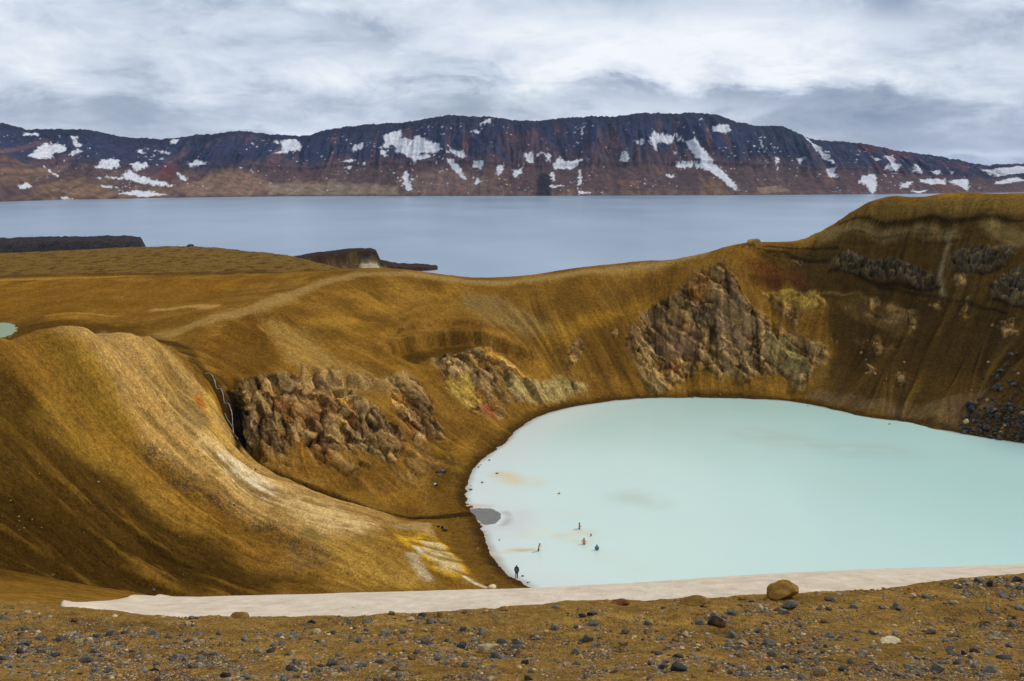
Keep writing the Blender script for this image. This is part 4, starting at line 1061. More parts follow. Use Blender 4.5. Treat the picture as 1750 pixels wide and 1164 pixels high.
T.l.new(T.vmath('SCALE', at_.outputs['Color'], T.math('ADD', T.math('MULTIPLY', T.maprange(f1, 0.25, 0.75, -0.5, 0.5), T.math('SUBTRACT', 1.0, sn_.outputs['Fac'])), 1.0)), bs.inputs['Base Color'])
bs.inputs['Roughness'].default_value = 0.95; bs.inputs['Specular IOR Level'].default_value = 0.05
bp = T.node('ShaderNodeBump'); bp.inputs['Strength'].default_value = 0.8; bp.inputs['Distance'].default_value = 12.0
T.l.new(f1, bp.inputs['Height']); T.l.new(bp.outputs[0], bs.inputs['Normal'])
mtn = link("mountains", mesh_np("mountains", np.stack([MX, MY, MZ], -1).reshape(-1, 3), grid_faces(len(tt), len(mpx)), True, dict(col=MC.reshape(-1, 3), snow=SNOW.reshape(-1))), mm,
           kind="structure", label="dark lava mountains streaked with snow across the big lake", cat="mountains")

# ------------------------------------------------------------------ big lake and the ground under everything
wm = bpy.data.materials.new("lake_water"); wm.use_nodes = True
T = NT(wm.node_tree); bs = T.n['Principled BSDF']
tco = T.node('ShaderNodeTexCoord').outputs['Object']
bs.inputs['Base Color'].default_value = (0.15, 0.23, 0.36, 1)
bs.inputs['Roughness'].default_value = 0.28
bs.inputs['IOR'].default_value = 1.33
sq = T.node('ShaderNodeMapping'); sq.inputs['Scale'].default_value = (1.0, 0.6, 1.0); T.l.new(tco, sq.inputs[0])
w1 = T.noise(sq.outputs[0], 0.22, 5, 0.6); w2 = T.noise(sq.outputs[0], 0.004, 4, 0.6)
T.l.new(T.mix(T.maprange(w2, 0.36, 0.64), (0.19, 0.265, 0.36), (0.28, 0.36, 0.455)), bs.inputs['Base Color'])
bp = T.node('ShaderNodeBump'); bp.inputs['Strength'].default_value = 0.35; bp.inputs['Distance'].default_value = 0.6
T.l.new(w1, bp.inputs['Height']); T.l.new(bp.outputs[0], bs.inputs['Normal'])
def fan(name, z, y0, y1, k, mat, **kw):
    v = np.array([(-k * y1, y1, z), (-k * y0, y0, z), (k * y0, y0, z), (k * y1, y1, z)])
    return link(name, mesh_np(name, v, np.array([[0, 1, 2, 3]])), mat, **kw)
fan("lake_water", LAKE_Z, 268, 9000, 1.6, wm, kind="structure", label="wide calm grey blue lake below the mountains", cat="lake")
gm = bpy.data.materials.new("bare_ground"); gm.use_nodes = True
gm.node_tree.nodes['Principled BSDF'].inputs['Base Color'].default_value = (0.12, 0.08, 0.03, 1)
gm.node_tree.nodes['Principled BSDF'].inputs['Roughness'].default_value = 1.0
v = np.array([(-20000, -12000, -30), (20000, -12000, -30), (20000, 30000, -30), (-20000, 30000, -30)])
link("ground", mesh_np("ground", v, np.array([[0, 1, 2, 3]])), gm, kind="structure", label="bare brown ground reaching to the horizon", cat="ground")

# ------------------------------------------------------------------ crater lake: opaque milky water
cw = bpy.data.materials.new("milky_water"); cw.use_nodes = True
T = NT(cw.node_tree); bs = T.n['Principled BSDF']
ca = T.node('ShaderNodeAttribute', attribute_name='col')
T.l.new(ca.outputs['Color'], bs.inputs['Base Color'])
bs.inputs['Roughness'].default_value = 0.22; bs.inputs['IOR'].default_value = 1.33; bs.inputs['Specular IOR Level'].default_value = 0.5
tco = T.node('ShaderNodeTexCoord').outputs['Object']
bp = T.node('ShaderNodeBump'); bp.inputs['Strength'].default_value = 0.12; bp.inputs['Distance'].default_value = 0.2
T.l.new(T.noise(tco, 0.9, 4, 0.6), bp.inputs['Height']); T.l.new(bp.outputs[0], bs.inputs['Normal'])
lx = np.linspace(-22, 150, 520); ly = np.linspace(74, 232, 480)
LX, LY = np.meshgrid(lx, ly)
shl = np.concatenate([np.array([q[:2] for q in shore_w]), np.array(NEAR_SHORE)])
sd = poly_sd(LX, LY, shl)
ln1 = fbm(LX / 30, LY / 18, 0.0, 4); ln2 = fbm(LX / 9, LY / 5, 3.0, 4)
LCc = np.broadcast_to(srgb(196, 216, 204), LX.shape + (3,)).astype(np.float32).copy()
LCc = mixc(LCc, srgb(180, 212, 202), sstep(15, 85, LX + 10 * ln1))
LCc = mixc(LCc, srgb(158, 188, 176), sstep(150, 205, LY + 14 * ln1 - 0.2 * LX) * 0.6)  # darkening toward the far wall, its reflection painted into the water
LCc = mixc(LCc, srgb(204, 203, 198), (1 - sstep(2, 12, sd + 5 * ln1)) * (1 - sstep(0, 40, LX)) * 0.9)
LCc = mixc(LCc, srgb(202, 214, 205), (1 - sstep(4, 26, sd + 8 * ln1)) * (1 - sstep(0, 50, LX)) * 0.7)
LCc = LCc * np.exp(0.035 * ln1 + 0.012 * ln2)[..., None]
LCc = mixc(LCc, srgb(150, 132, 104), (1 - sstep(-0.2, 1.5, sd + 0.9 * ln2)) * 0.75)
def stain(col, pl, width, val, soft=1.0):
    w = [at_z(a, b)[:2] for a, b in pl]
    d, _, _ = dist_poly((LX + 1.6 * ln2 + 1.0 * ln1).astype(np.float32), (LY + 1.6 * fbm(LX / 8 + 9, LY / 5, 1.0, 3)).astype(np.float32), w)
    global LCc
    LCc = mixc(LCc, col, (1 - sstep(0, width, d)) * val * sstep(-0.5, 0.2, ln2))
ST = srgb(206, 192, 148)
stain(ST, [(862, 812), (885, 822), (905, 825)], 4.2, 0.9); stain(ST, [(845, 806), (870, 815)], 2.0, 0.4)
stain(srgb(190, 176, 136), [(855, 945), (885, 940), (916, 938)], 1.0, 1.0); stain(srgb(212, 204, 170), [(845, 950), (870, 942)], 2.0, 0.7)
stain(srgb(204, 196, 160), [(960, 915), (990, 908), (1010, 912)], 2.5, 0.7); stain(srgb(206, 200, 166), [(990, 925), (1002, 930), (1010, 925)], 2.2, 0.6)
stain(srgb(206, 208, 184), [(955, 875), (985, 880)], 2.5, 0.5); stain(srgb(176, 188, 170), [(1070, 850), (1090, 850), (1110, 858)], 6.0, 0.6)
stain(srgb(212, 210, 180), [(900, 915), (930, 905)], 2.5, 0.5); stain(srgb(200, 206, 180), [(1030, 950), (1090, 970)], 4, 0.3)
stain(srgb(172, 188, 172), [(1280, 740), (1420, 765), (1520, 770)], 10, 0.45)
pool_px = [(801, 872), (812, 869), (838, 869.5), (850, 874), (856, 881), (853, 889), (844, 895.5), (832, 897), (824, 895), (818, 889), (804, 884)]
stain(srgb(196, 168, 140), [(808, 866), (836, 867), (850, 870)], 1.6, 0.8); stain(srgb(150, 130, 106), [(856, 870), (866, 880), (868, 890), (862, 897)], 1.1, 1.0)
stain(srgb(196, 190, 186), [(840, 905), (870, 905), (885, 880)], 5, 0.6)
_wf = grid_faces(len(ly), len(lx))
_wf = _wf[sd.reshape(-1)[_wf].min(1) > -2.2]
_used = np.unique(_wf); _re = np.full(LX.size, -1); _re[_used] = np.arange(len(_used))
link("crater_water", mesh_np("crater_water", np.stack([LX, LY, 0 * LX], -1).reshape(-1, 3)[_used], _re[_wf], True, dict(col=LCc.reshape(-1, 3)[_used])), cw,
     kind="structure", label="opaque milky turquoise water filling the crater", cat="lake")
# grey inflow pool on the shallow edge
pool_w = [at_z(a + 1.6 * perlin(np.float32([a / 4.0]), np.float32([b / 3.0]), 0.5)[0], b + 0.9 * perlin(np.float32([a / 4.0]), np.float32([b / 3.0]), 9.5)[0], 0.0) for a, b in smooth_line(pool_px + pool_px[:1], 6)[:-1]]
me = bpy.data.meshes.new("inflow_water")
me.from_pydata([(x, y, 0.012) for x, y, _ in pool_w], [], [list(range(len(pool_w)))[::-1]])
pm = bpy.data.materials.new("grey_water"); pm.use_nodes = True
T = NT(pm.node_tree); bs = T.n['Principled BSDF']
tco = T.node('ShaderNodeTexCoord').outputs['Object']
T.l.new(T.mix(T.noise(tco, 0.7, 5, 0.6), (0.12, 0.115, 0.105), (0.21, 0.20, 0.18)), bs.inputs['Base Color'])
bs.inputs['Roughness'].default_value = 0.5; bs.inputs['IOR'].default_value = 1.33
me.update()
if me.polygons[0].normal.z < 0: me.flip_normals()
link("inflow_water", me, pm, kind="structure", label="grey stream water spreading where it enters the crater lake", cat="pool")
# green pond beyond the spur
pond_px = [(-220, 560), (-60, 566), (20, 568), (60, 566), (40, 572), (0, 582), (-100, 590), (-220, 590)]
pnd = bpy.data.materials.new("green_water"); pnd.use_nodes = True
bs = pnd.node_tree.nodes['Principled BSDF']; bs.inputs['Base Color'].default_value = (0.22, 0.28, 0.16, 1); bs.inputs['Roughness'].default_value = 0.5; bs.inputs['Specular IOR Level'].default_value = 0.2; bs.inputs['IOR'].default_value = 1.33
v = np.array([(-170, 150, 22.0), (-88, 150, 22.0), (-88, 190, 22.0), (-170, 190, 22.0)])
link("pond_water", mesh_np("pond_water", v, np.array([[0, 1, 2, 3]])), pnd, kind="structure", label="pale green pond behind the spur", cat="pond")
# ================================================================== snow bank, lava, headland, waterfall
ZF = Z1 + DISP * NRM[..., 2]
def on_ground(x, y):
    return _gridz(np.atleast_1d(np.asarray(x, float)), np.atleast_1d(np.asarray(y, float)), ZF)
def simple_mat(name, col, rough=0.9, spec=0.2, nscale=6.0, namp=0.35, bump=0.0, attr=None, dist=0.05):
    m = bpy.data.materials.new(name); m.use_nodes = True
    T = NT(m.node_tree); bs = T.n['Principled BSDF']
    tco = T.node('ShaderNodeTexCoord').outputs['Object']
    nz = T.noise(tco, nscale, 6, 0.62)
    if attr: base = T.node('ShaderNodeAttribute', attribute_name=attr).outputs['Color']
    else:
        rgb = T.node('ShaderNodeRGB'); rgb.outputs[0].default_value = (*[float(q) for q in col], 1); base = rgb.outputs[0]
    T.l.new(T.vmath('SCALE', base, T.maprange(nz, 0.25, 0.75, 1 - namp, 1 + namp)), bs.inputs['Base Color'])
    bs.inputs['Roughness'].default_value = rough; bs.inputs['Specular IOR Level'].default_value = spec
    if bump:
        bp = T.node('ShaderNodeBump'); bp.inputs['Strength'].default_value = bump; bp.inputs['Distance'].default_value = dist
        T.l.new(nz, bp.inputs['Height']); T.l.new(bp.outputs[0], bs.inputs['Normal'])
    return m

# --- dirty snow bank under the rim
spx = np.concatenate([np.linspace(92, 320, 120), np.linspace(322, 2060, 560)])
ed_py = np.interp(spx, [a for a, _, _ in EDGE], [b for _, b, _ in EDGE]); ed_Y = np.interp(spx, [a for a, _, _ in EDGE], [c for _, _, c in EDGE])
st_py = np.interp(spx, *zip(*SNOWTOP))
su, _ = ray(spx, (ed_py + st_py) / 2)
tmp = hit(spx, st_py - 0.5, Z=ZF, ymin=10.5)[:, 1]
_first = np.argmax(tmp > 27) if (tmp > 27).any() else 120
ytop = np.where(np.arange(len(spx)) < _first, np.clip(tmp, ed_Y + 0.7, 27), 31.0)
_x0 = np.arange(len(spx)); _w = np.clip((_x0 - (_first - 30)) / 60.0, 0, 1)
ytop = np.convolve(np.pad(ytop, 12, 'edge'), np.ones(25) / 25, 'valid')
k = np.exp(-((spx - 300) / 60.0) ** 2) * 0
ylow = ed_Y + 0.5
nr_ = 150
tt_ = np.linspace(0, 1, nr_)[:, None] ** 1.3
SY = ylow[None] + (np.maximum(ytop, ylow + 0.3) - ylow)[None] * tt_
SX = su[None] * SY
edge_t = sstep(0, 0.10, tt_) * (1 - sstep(0.93, 1.0, tt_)) * sstep(90, 112, spx)[None]
SZ = _gridz(SX.ravel(), SY.ravel(), ZF).reshape(SX.shape) - 0.10 * (1 - edge_t) + lerp(0.07, 0.16, np.clip((spx[None] - 92) / 240, 0, 1)) * edge_t
SZ += 0.012 * fbm(SX / 0.9, SY / 0.35, 0.0, 3) * edge_t + 0.05 * fbm(SX / 5, SY / 4, 0.0, 3) * edge_t
sm = bpy.data.materials.new("dusty_snow"); sm.use_nodes = True
T = NT(sm.node_tree); bs = T.n['Principled BSDF']
tco = T.node('ShaderNodeTexCoord').outputs['Object']
mp = T.node('ShaderNodeMapping'); mp.inputs['Scale'].default_value = (1.0, 0.32, 1.0); mp.inputs['Rotation'].default_value = (0, 0, 0.25); T.l.new(tco, mp.inputs[0])
a_ = T.noise(mp.outputs[0], 2.6, 5, 0.6); b_ = T.noise(mp.outputs[0], 0.5, 4, 0.6); c_ = T.noise(tco, 26.0, 3, 0.6)
cc_ = T.mix(T.maprange(a_, 0.35, 0.7), (0.50, 0.405, 0.295), (0.66, 0.55, 0.41))
cc_ = T.mix(T.maprange(b_, 0.45, 0.75, 0, 0.5), cc_, (0.68, 0.585, 0.46))
cc_ = T.mix(T.maprange(c_, 0.66, 0.80, 0, 0.4), cc_, (0.36, 0.28, 0.2))
T.l.new(cc_, bs.inputs['Base Color']); bs.inputs['Roughness'].default_value = 0.9; bs.inputs['Specular IOR Level'].default_value = 0.0
bp = T.node('ShaderNodeBump'); bp.inputs['Strength'].default_value = 0.6; bp.inputs['Distance'].default_value = 0.12
T.l.new(a_, bp.inputs['Height']); T.l.new(bp.outputs[0], bs.inputs['Normal'])
link("snow_field", mesh_np("snow_field", np.stack([SX, SY, SZ], -1).reshape(-1, 3), grid_faces(nr_, len(spx))), sm, kind="structure",
     label="dust stained snow bank below the rim in front of the crater lake", cat="snow")

# --- black lava field on the lake shore
def far_block(name, px0, px1, Y0, Y1, top, colfun, nx_, ny_, zbase, label, cat, jag, seed):
    pxs = np.linspace(px0, px1, nx_); ys = np.linspace(Y0, Y1, ny_)
    u, _ = ray(pxs, 425 + 0 * pxs)
    X = u[None, :] * ys[:, None]; Y = np.repeat(ys[:, None], nx_, 1)
    tz = np.interp(pxs, *zip(*top))[None, :]
    ex = sstep(0, 0.02, (pxs - px0) / (px1 - px0))[None] * (1 - sstep(0.975, 1.0, (pxs - px0) / (px1 - px0)))[None]
    ey = sstep(0.0, 0.16, (ys - Y0) / (Y1 - Y0))[:, None] * (1 - sstep(0.7, 1.0, (ys - Y0) / (Y1 - Y0)))[:, None]
    nz = ridged(X / 16, Y / 16, seed, 4, 0.55); n2 = fbm(X / 45, Y / 45, seed, 3)
    Z = zbase + (tz - zbase) * ex * ey ** 0.7 + jag * (nz - 0.3 + n2) * ex * ey
    return X, Y, Z, pxs, nz, n2, ex, ey
X, Y, Z, pxs, nz, n2, ex, ey = far_block("lava_field", -260, 254, 668, 780, [(-260, 3.0), (0, 2.6), (60, 3.0), (140, 3.6), (180, 4.2), (215, 3.4), (240, 2.8), (254, -1.0)], None, 420, 120, -6.5, "", "", 2.6, 2.0)
lc = np.broadcast_to(srgb(34, 33, 38), X.shape + (3,)).astype(np.float32).copy()
lc = mixc(lc, srgb(58, 50, 46), sstep(0.1, 0.6, nz) * 0.7)
lavam = simple_mat("black_lava", (0, 0, 0), 0.95, 0.1, 0.35, 0.5, 0.9, attr='col', dist=2.0)
link("lava_field", mesh_np("lava_field", np.stack([X, Y, Z], -1).reshape(-1, 3), grid_faces(*X.shape), True, dict(col=lc.reshape(-1, 3))), lavam, kind="structure",
     label="low black lava field on the lake shore behind the plateau", cat="lava field")
# --- headland with a pale cliff at its tip and a low rocky spit
pxs = np.linspace(470, 752, 300); ys = np.linspace(505, 600, 110)
u, _ = ray(pxs, 440 + 0 * pxs)
X = u[None, :] * ys[:, None]; Y = np.repeat(ys[:, None], len(pxs), 1)
topz = np.interp(pxs, [470, 495, 520, 560, 600, 634, 643, 650, 680, 715, 745, 752], [1.0, 4.6, 6.0, 6.8, 7.6, 7.4, 6.0, -0.5, -2.8, -3.4, -4.8, -6.5])[None]
front = np.interp(pxs, [470, 520, 600, 645, 752], [508, 520, 545, 552, 560])[None]
nz = ridged(X / 7, Y / 7, 4.0, 4, 0.55); n2 = fbm(X / 22, Y / 22, 4.0, 3)
ff = (Y - front + 3.0 * n2)
hf_ = np.where(ff < 0, 0, 1) * 0.0 + 0.45 * sstep(-14, 2, ff) + 0.55 * sstep(1.5, 4.5, ff)
bk = 1 - sstep(28, 40, ff)
Z = -6.5 + (topz + 6.5) * hf_ * bk + (0.7 * nz + 0.6 * n2) * bk * sstep(-14, 0, ff)
hl = np.broadcast_to(srgb(96, 74, 40), X.shape + (3,)).astype(np.float32).copy()
hl = mixc(hl, srgb(52, 38, 26), sstep(2.5, 5, ff + 1.5 * n2) * 0.9); hl = mixc(hl, srgb(34, 26, 20), sstep(0.2, 0.6, nz) * 0.6)
pxg = np.broadcast_to(pxs[None], X.shape)
hl = mixc(hl, srgb(182, 164, 130), sstep(608, 622, pxg + 8 * n2) * (1 - sstep(650, 668, pxg)) * (1 - sstep(0.5, 3.5, ff)) * 0.9)
hl = mixc(hl, srgb(58, 38, 28), sstep(655, 672, pxg) * 0.9)
link("headland_hill", mesh_np("headland_hill", np.stack([X, Y, Z], -1).reshape(-1, 3), grid_faces(*X.shape), True, dict(col=hl.reshape(-1, 3))),
     simple_mat("headland_rock", (0, 0, 0), 0.95, 0.1, 0.5, 0.45, 0.8, attr='col', dist=1.0), kind="structure", label="dark headland with a pale cliff at its tip jutting into the lake", cat="headland")

# --- waterfall: thin strands down the notch
bmw = bmesh.new()
def tube(bm, pts, rads, n=7, mat=0):
    pts = [Vector(p) for p in pts]; rings = []
    for i, p in enumerate(pts):
        d = (pts[min(i + 1, len(pts) - 1)] - pts[max(i - 1, 0)]).normalized()
        a = d.cross(Vector((0, 0, 1)))
        if a.length < 0.1: a = d.cross(Vector((1, 0, 0)))
        a.normalize(); b = d.cross(a)
        r = rads[i] if hasattr(rads, '__len__') else rads
        rings.append([bm.verts.new(p + (a * math.cos(t) + b * math.sin(t)) * r) for t in [2 * math.pi * k / n for k in range(n)]])
    for A, B in zip(rings, rings[1:]):
        for k in range(n):
            f = bm.faces.new((A[k], A[(k + 1) % n], B[(k + 1) % n], B[k])); f.smooth = True; f.material_index = mat
    f = bm.faces.new(rings[0][::-1]); f.material_index = mat
    f = bm.faces.new(rings[-1]); f.material_index = mat
for pl, w in (([(350, 638.5), (353, 638), (359, 637.5), (366, 648), (370, 663), (377, 664.5), (381, 673), (384, 688), (390, 689.5), (393.5, 697), (396.5, 708), (397.5, 725), (399, 742)], 0.13),
              ([(384, 706), (389, 717), (394, 724), (396.5, 730)], 0.09), ([(396, 745.5), (401, 744), (406, 749), (406, 756), (404.5, 763)], 0.11), ([(379, 668), (381.5, 678), (383, 690)], 0.08)):
    sp = smooth_line(pl, 5)
    h = hit(sp[:, 0], sp[:, 1], Z=ZF, ymin=90)
    # keep the strand flowing down: never back up, never far from its neighbours
    Yv = h[:, 1].copy()
    ref = np.interp(sp[:, 1], [q[1] for q in FALL], [q[2] for q in FALL])
    Yv = np.clip(Yv, ref - 3.0, ref + 1.5)
    Yv = np.convolve(np.pad(Yv, 3, 'edge'), np.ones(7) / 7, 'valid') - 0.25
    uu, ss = ray(sp[:, 0], sp[:, 1])
    P3 = np.stack([uu * Yv, Yv, CAM_Z - ss * Yv], 1)
    tube(bmw, P3, [w * 0.42 * (0.5 + 1.0 * random.random()) for _ in P3])
mw_ = bpy.data.meshes.new("waterfall"); bmw.to_mesh(mw_); bmw.free()
link("waterfall", mw_, simple_mat("white_water", (0.36, 0.38, 0.38), 0.4, 0.5, 2.5, 0.3), label="thin white waterfall dropping down the dark notch beside the spur", cat="waterfall")

# ================================================================== stones
def rock_mesh(name, seed, sub=3, cuts=11, flat=0.75, rough=0.05):
    """an angular stone: a sphere cut by random planes, then roughened; unit half-width, base near z = -0.5"""
    rg = np.random.default_rng(seed)
    bm = bmesh.new(); bmesh.ops.create_icosphere(bm, subdivisions=sub, radius=1.0)
    V = np.array([v.co[:] for v in bm.verts], np.float32)
    for _ in range(cuts):
        n = rg.normal(size=3); n /= np.linalg.norm(n); o = rg.uniform(0.38, 0.8)
        d = V @ n - o
        V = V - np.where(d > 0, d * 0.93, 0)[:, None] * n[None, :]
    s = seed * 3.7
    V += (rough * fbm(V[:, 0] * 1.6 + s, V[:, 1] * 1.6, V[:, 2] * 1.6, 4))[:, None] * V / (np.linalg.norm(V, axis=1)[:, None] + 1e-6) * 2.0
    V *= np.array([1.0, rg.uniform(0.7, 0.95), rg.uniform(flat - 0.15, flat + 0.1)])
    V[:, 0] /= np.abs(V[:, 0]).max()
    F = np.array([[v.index for v in f.verts] for f in bm.faces]); bm.free()
    return V.astype(np.float32), F
STONE_V = [rock_mesh("stone", 100 + i) for i in range(14)]
MOUND_V = [rock_mesh("mound", 200 + i, 4, 3, 0.75, 0.09) for i in range(3)]
def stone_mat(name, c, namp=0.4, second=None, rough=0.85):
    m = bpy.data.materials.new(name); m.use_nodes = True
    T = NT(m.node_tree); bs = T.n['Principled BSDF']
    geo = T.node('ShaderNodeTexCoord').outputs['Object']; info = T.node('ShaderNodeObjectInfo')
    p = T.vmath('ADD', geo, T.vmath('SCALE', info.outputs['Location'], 3.0))
    nz = T.noise(p, 2.2, 7, 0.68); big = T.noise(p, 0.9, 3, 0.5)
    c2 = second if second is not None else [min(1, q * 1.7) for q in c]
    base = T.mix(T.maprange(big, 0.42, 0.62), tuple(float(q) for q in c), tuple(float(q) for q in c2))
    fac = T.math('MULTIPLY', T.maprange(nz, 0.25, 0.75, 1 - namp, 1 + namp), T.maprange(info.outputs['Random'], 0, 1, 0.72, 1.25))
    T.l.new(T.vmath('SCALE', base, fac), bs.inputs['Base Color'])
    bs.inputs['Roughness'].default_value = rough; bs.inputs['Specular IOR Level'].default_value = 0.25
    bp = T.node('ShaderNodeBump'); bp.inputs['Strength'].default_value = 0.6; bp.inputs['Distance'].default_value = 0.25
    T.l.new(nz, bp.inputs['Height']); T.l.new(bp.outputs[0], bs.inputs['Normal'])
    return m
SM = dict(bluegrey=stone_mat("blue_grey_stone", srgb(98, 93, 84), 0.4, srgb(128, 120, 102)), dark=stone_mat("dark_stone", srgb(62, 60, 62), 0.4, srgb(94, 88, 80)),
          brown=stone_mat("brown_stone", srgb(116, 84, 46), 0.4, srgb(140, 104, 56)), tan=stone_mat("tan_stone", srgb(168, 142, 96), 0.35, srgb(190, 168, 126)),
          gold=stone_mat("golden_earth", srgb(168, 126, 56), 0.4, srgb(136, 98, 38), 0.95), rust=stone_mat("rusty_stone", srgb(150, 88, 34), 0.45, srgb(104, 66, 30)),
          grey=stone_mat("grey_stone", srgb(112, 110, 106), 0.35, srgb(136, 128, 112)), pale=stone_mat("cream_stone", srgb(208, 184, 132), 0.3, srgb(222, 206, 166)),
          lava=stone_mat("lava_block", srgb(50, 49, 48), 0.5, srgb(90, 84, 76)), mixed=stone_mat("dark_rock_with_rust", srgb(44, 40, 38), 0.4, srgb(116, 80, 40)))
_mesh_cache = {}
def stone_mesh(i, mat, mound=False):
    key = (i, mat, mound)
    if key not in _mesh_cache:
        V, F = (MOUND_V if mound else STONE_V)[i]
        me = mesh_np("stone", V, F, True)
        me.materials.append(SM[mat])
        _mesh_cache[key] = me
    return _mesh_cache[key]
def place_stone(px, py, wpx, hpx, mat, label, cat="stone", group=None, name="stone", mound=False, sink=0.22, rz=None, point=None, ymin=3.5, tilt=0.25):
    p = hit(px, py, Z=ZF, ymin=ymin)[0] if point is None else point
    half = wpx / 2 * p[1] / F_PX
    hz = hpx / 2 * p[1] / F_PX * 1.15
    i = random.randrange(len(MOUND_V if mound else STONE_V))
    me = stone_mesh(i, mat, mound)
    o = link(name, me, None, None, label, cat, group)
    zmax = (MOUND_V if mound else STONE_V)[i][0][:, 2].max()
    o.scale = (half, half * random.uniform(0.75, 1.0), hz / zmax)
    o.rotation_euler = (random.uniform(-tilt, tilt) * (0.2 if mound else 1), random.uniform(-tilt, tilt) * (0.2 if mound else 1), random.uniform(0, 6.28) if rz is None else rz)
    z = on_ground(p[0], p[1])[0]
    o.location = (p[0], p[1], z + hz * (1 - 2 * sink))
    return o
# stones one can tell apart
NAMED = [
 (1338, 1021, 60, 40, 'gold', "large rounded golden boulder standing on the rim in front of the snow", True),
 (1318, 1023, 15, 13, 'grey', "grey stone tucked against the foot of the large golden boulder", False),
 (1270, 1024, 21, 10, 'gold', "low golden lump on the snow edge between the big boulder and the wide mound", True),
 (1189, 1034, 60, 20, 'gold', "wide low ochre mound on the snow edge", True),
 (1428, 1004, 10, 9, 'dark', "small pointed dark stone alone against the snow, right of the golden boulder", False),
 (1350, 1038, 36, 16, 'bluegrey', "long pale grey boulder lying just below the large golden boulder", False),
 (1338, 1049, 20, 10, 'grey', "smaller grey stone leaning under the long pale grey boulder", False),
 (1226, 1070, 38, 22, 'mixed', "dark faceted rock with a rusty side below the wide ochre mound", False),
 (1062, 1034, 36, 14, 'rust', "rusty orange stone half sunk at the snow edge", True),
 (602, 1052, 28, 19, 'brown', "rounded brown rock at the snow edge beside a flat tan slab", True),
 (637, 1050, 38, 11, 'brown', "flat tan slab at the snow edge beside the rounded brown rock", False),
 (669, 1051, 14, 9, 'brown', "small brown stone at the end of the flat slab on the snow edge", False),
 (722, 1052, 18, 7, 'dark', "thin dark stone on the snow edge left of the middle", False),
 (412, 1056, 42, 11, 'gold', "long low golden mound on the snow edge at the left", True),
 (862, 1043, 20, 9, 'gold', "small golden knob on the snow edge below the standing hiker", True),
 (950, 1039, 16, 7, 'grey', "grey stone on the snow edge right of the golden knob", False),
 (832, 1115, 46, 20, 'tan', "broad flat tan slab tilted among dark stones", False),
 (845, 1124, 22, 13, 'dark', "dark stone resting against the lower side of the broad tan slab", False),
 (790, 1078, 16, 11, 'bluegrey', "blue grey stone lying alone above the broad tan slab", False),
 (995, 1054, 16, 9, 'dark', "flat blackish stone just under the snow edge", False),
 (1004, 1096, 22, 13, 'bluegrey', "blue grey rock on bare ochre soil right of the tan slab", False),
 (985, 1117, 20, 13, 'bluegrey', "darker blue rock lower than its grey neighbour on bare soil", False),
 (912, 1088, 20, 10, 'gold', "orange tan stone on the open soil above the tan slab", False),
 (1522, 1100, 38, 16, 'pale', "pale lumpy cream stone on the slope at the right", True),
 (1603, 1150, 26, 19, 'bluegrey', "blue grey block at the bottom edge below the cream stone", False),
 (1690, 1149, 30, 18, 'grey', "large grey wedge of stone near the bottom right corner", False),
 (1691, 1002, 20, 14, 'dark', "dark block near the right end of the rim", False),
 (1590, 1083, 20, 12, 'bluegrey', "blue grey stone right of the pale cream stone", False),
 (1402, 1153, 28, 22, 'tan', "rounded tan stone at the bottom edge", True),
 (1320, 1122, 24, 15, 'grey', "grey rock in the stony patch below the dark faceted rock", False),
 (1160, 1147, 32, 19, 'dark', "big dark rock at the bottom edge in the stony patch", False),
 (8, 1128, 24, 12, 'bluegrey', "smooth blue grey stone cut by the left edge of the picture", False),
 (150, 1132, 30, 20, 'grey', "large greyish brown rock among the stones at lower left", False),
 (70, 1093, 24, 10, 'bluegrey', "flat blue grey stone below the left end of the snow", False),
 (190, 1086, 22, 14, 'bluegrey', "angular blue grey stone, upper one of the left stony patch", False),
 (270, 1138, 18, 10, 'bluegrey', "bluish stone right of the large greyish brown rock", False),
 (325, 1142, 16, 11, 'bluegrey', "bright blue grey pebble at lower left beside a tan pebble", False),
 (385, 1158, 22, 13, 'dark', "dark lump of rock at the bottom edge left of the middle", False),
 (341, 1117, 16, 11, 'tan', "yellowish tan pebble among grey stones at lower left", False),
]
for px, py, w, h, m, lab, mound in NAMED:
    place_stone(px, py, w, h, m, lab, mound=mound, name="boulder" if w > 34 else "stone", cat="boulder" if w > 34 else "stone", sink=0.2 if not mound else 0.3, rz=random.uniform(-0.4, 0.4))
# many alike
GROUPS = {'bluegrey': ("blue grey stone scattered on the ochre slope among gravel", "blue grey stones scattered on the ochre slope"),
          'dark': ("blackish stone scattered on the ochre slope among gravel", "blackish stones scattered on the ochre slope"),
          'brown': ("brown stone scattered on the ochre slope among gravel", "brown stones scattered on the ochre slope"),
          'tan': ("tan stone scattered on the ochre slope among gravel", "tan stones scattered on the ochre slope")}
def density(px, py):
    """where the stony patches are"""
    d = 0.16 + 0.9 * sstep(1080, 1150, py)
    for cx, cy, sx, sy, a in ((160, 1110, 150, 40, 0.9), (760, 1120, 200, 45, 0.8), (1330, 1120, 130, 40, 0.7), (1690, 1000, 60, 22, 1.0), (1230, 1100, 160, 40, 0.3), (1640, 1080, 120, 60, 0.4), (330, 1120, 90, 40, 0.5), (1340, 1045, 60, 16, 0.8), (620, 1090, 160, 30, 0.3)):
        d = d + a * np.exp(-((px - cx) / sx) ** 2 - ((py - cy) / sy) ** 2)
    for cx, cy, sx, sy in ((960, 1120, 60, 30), (1600, 1040, 90, 18), (500, 1070, 120, 12), (880, 1065, 90, 14)):
        d = d * (1 - 0.6 * np.exp(-((px - cx) / sx) ** 2 - ((py - cy) / sy) ** 2))
    return d
n_try = 150000
qx = RNG.uniform(-60, 1810, n_try); qy = RNG.uniform(975, 1164, n_try)
edy = np.interp(qx, [a for a, _, _ in EDGE], [b for _, b, _ in EDGE])
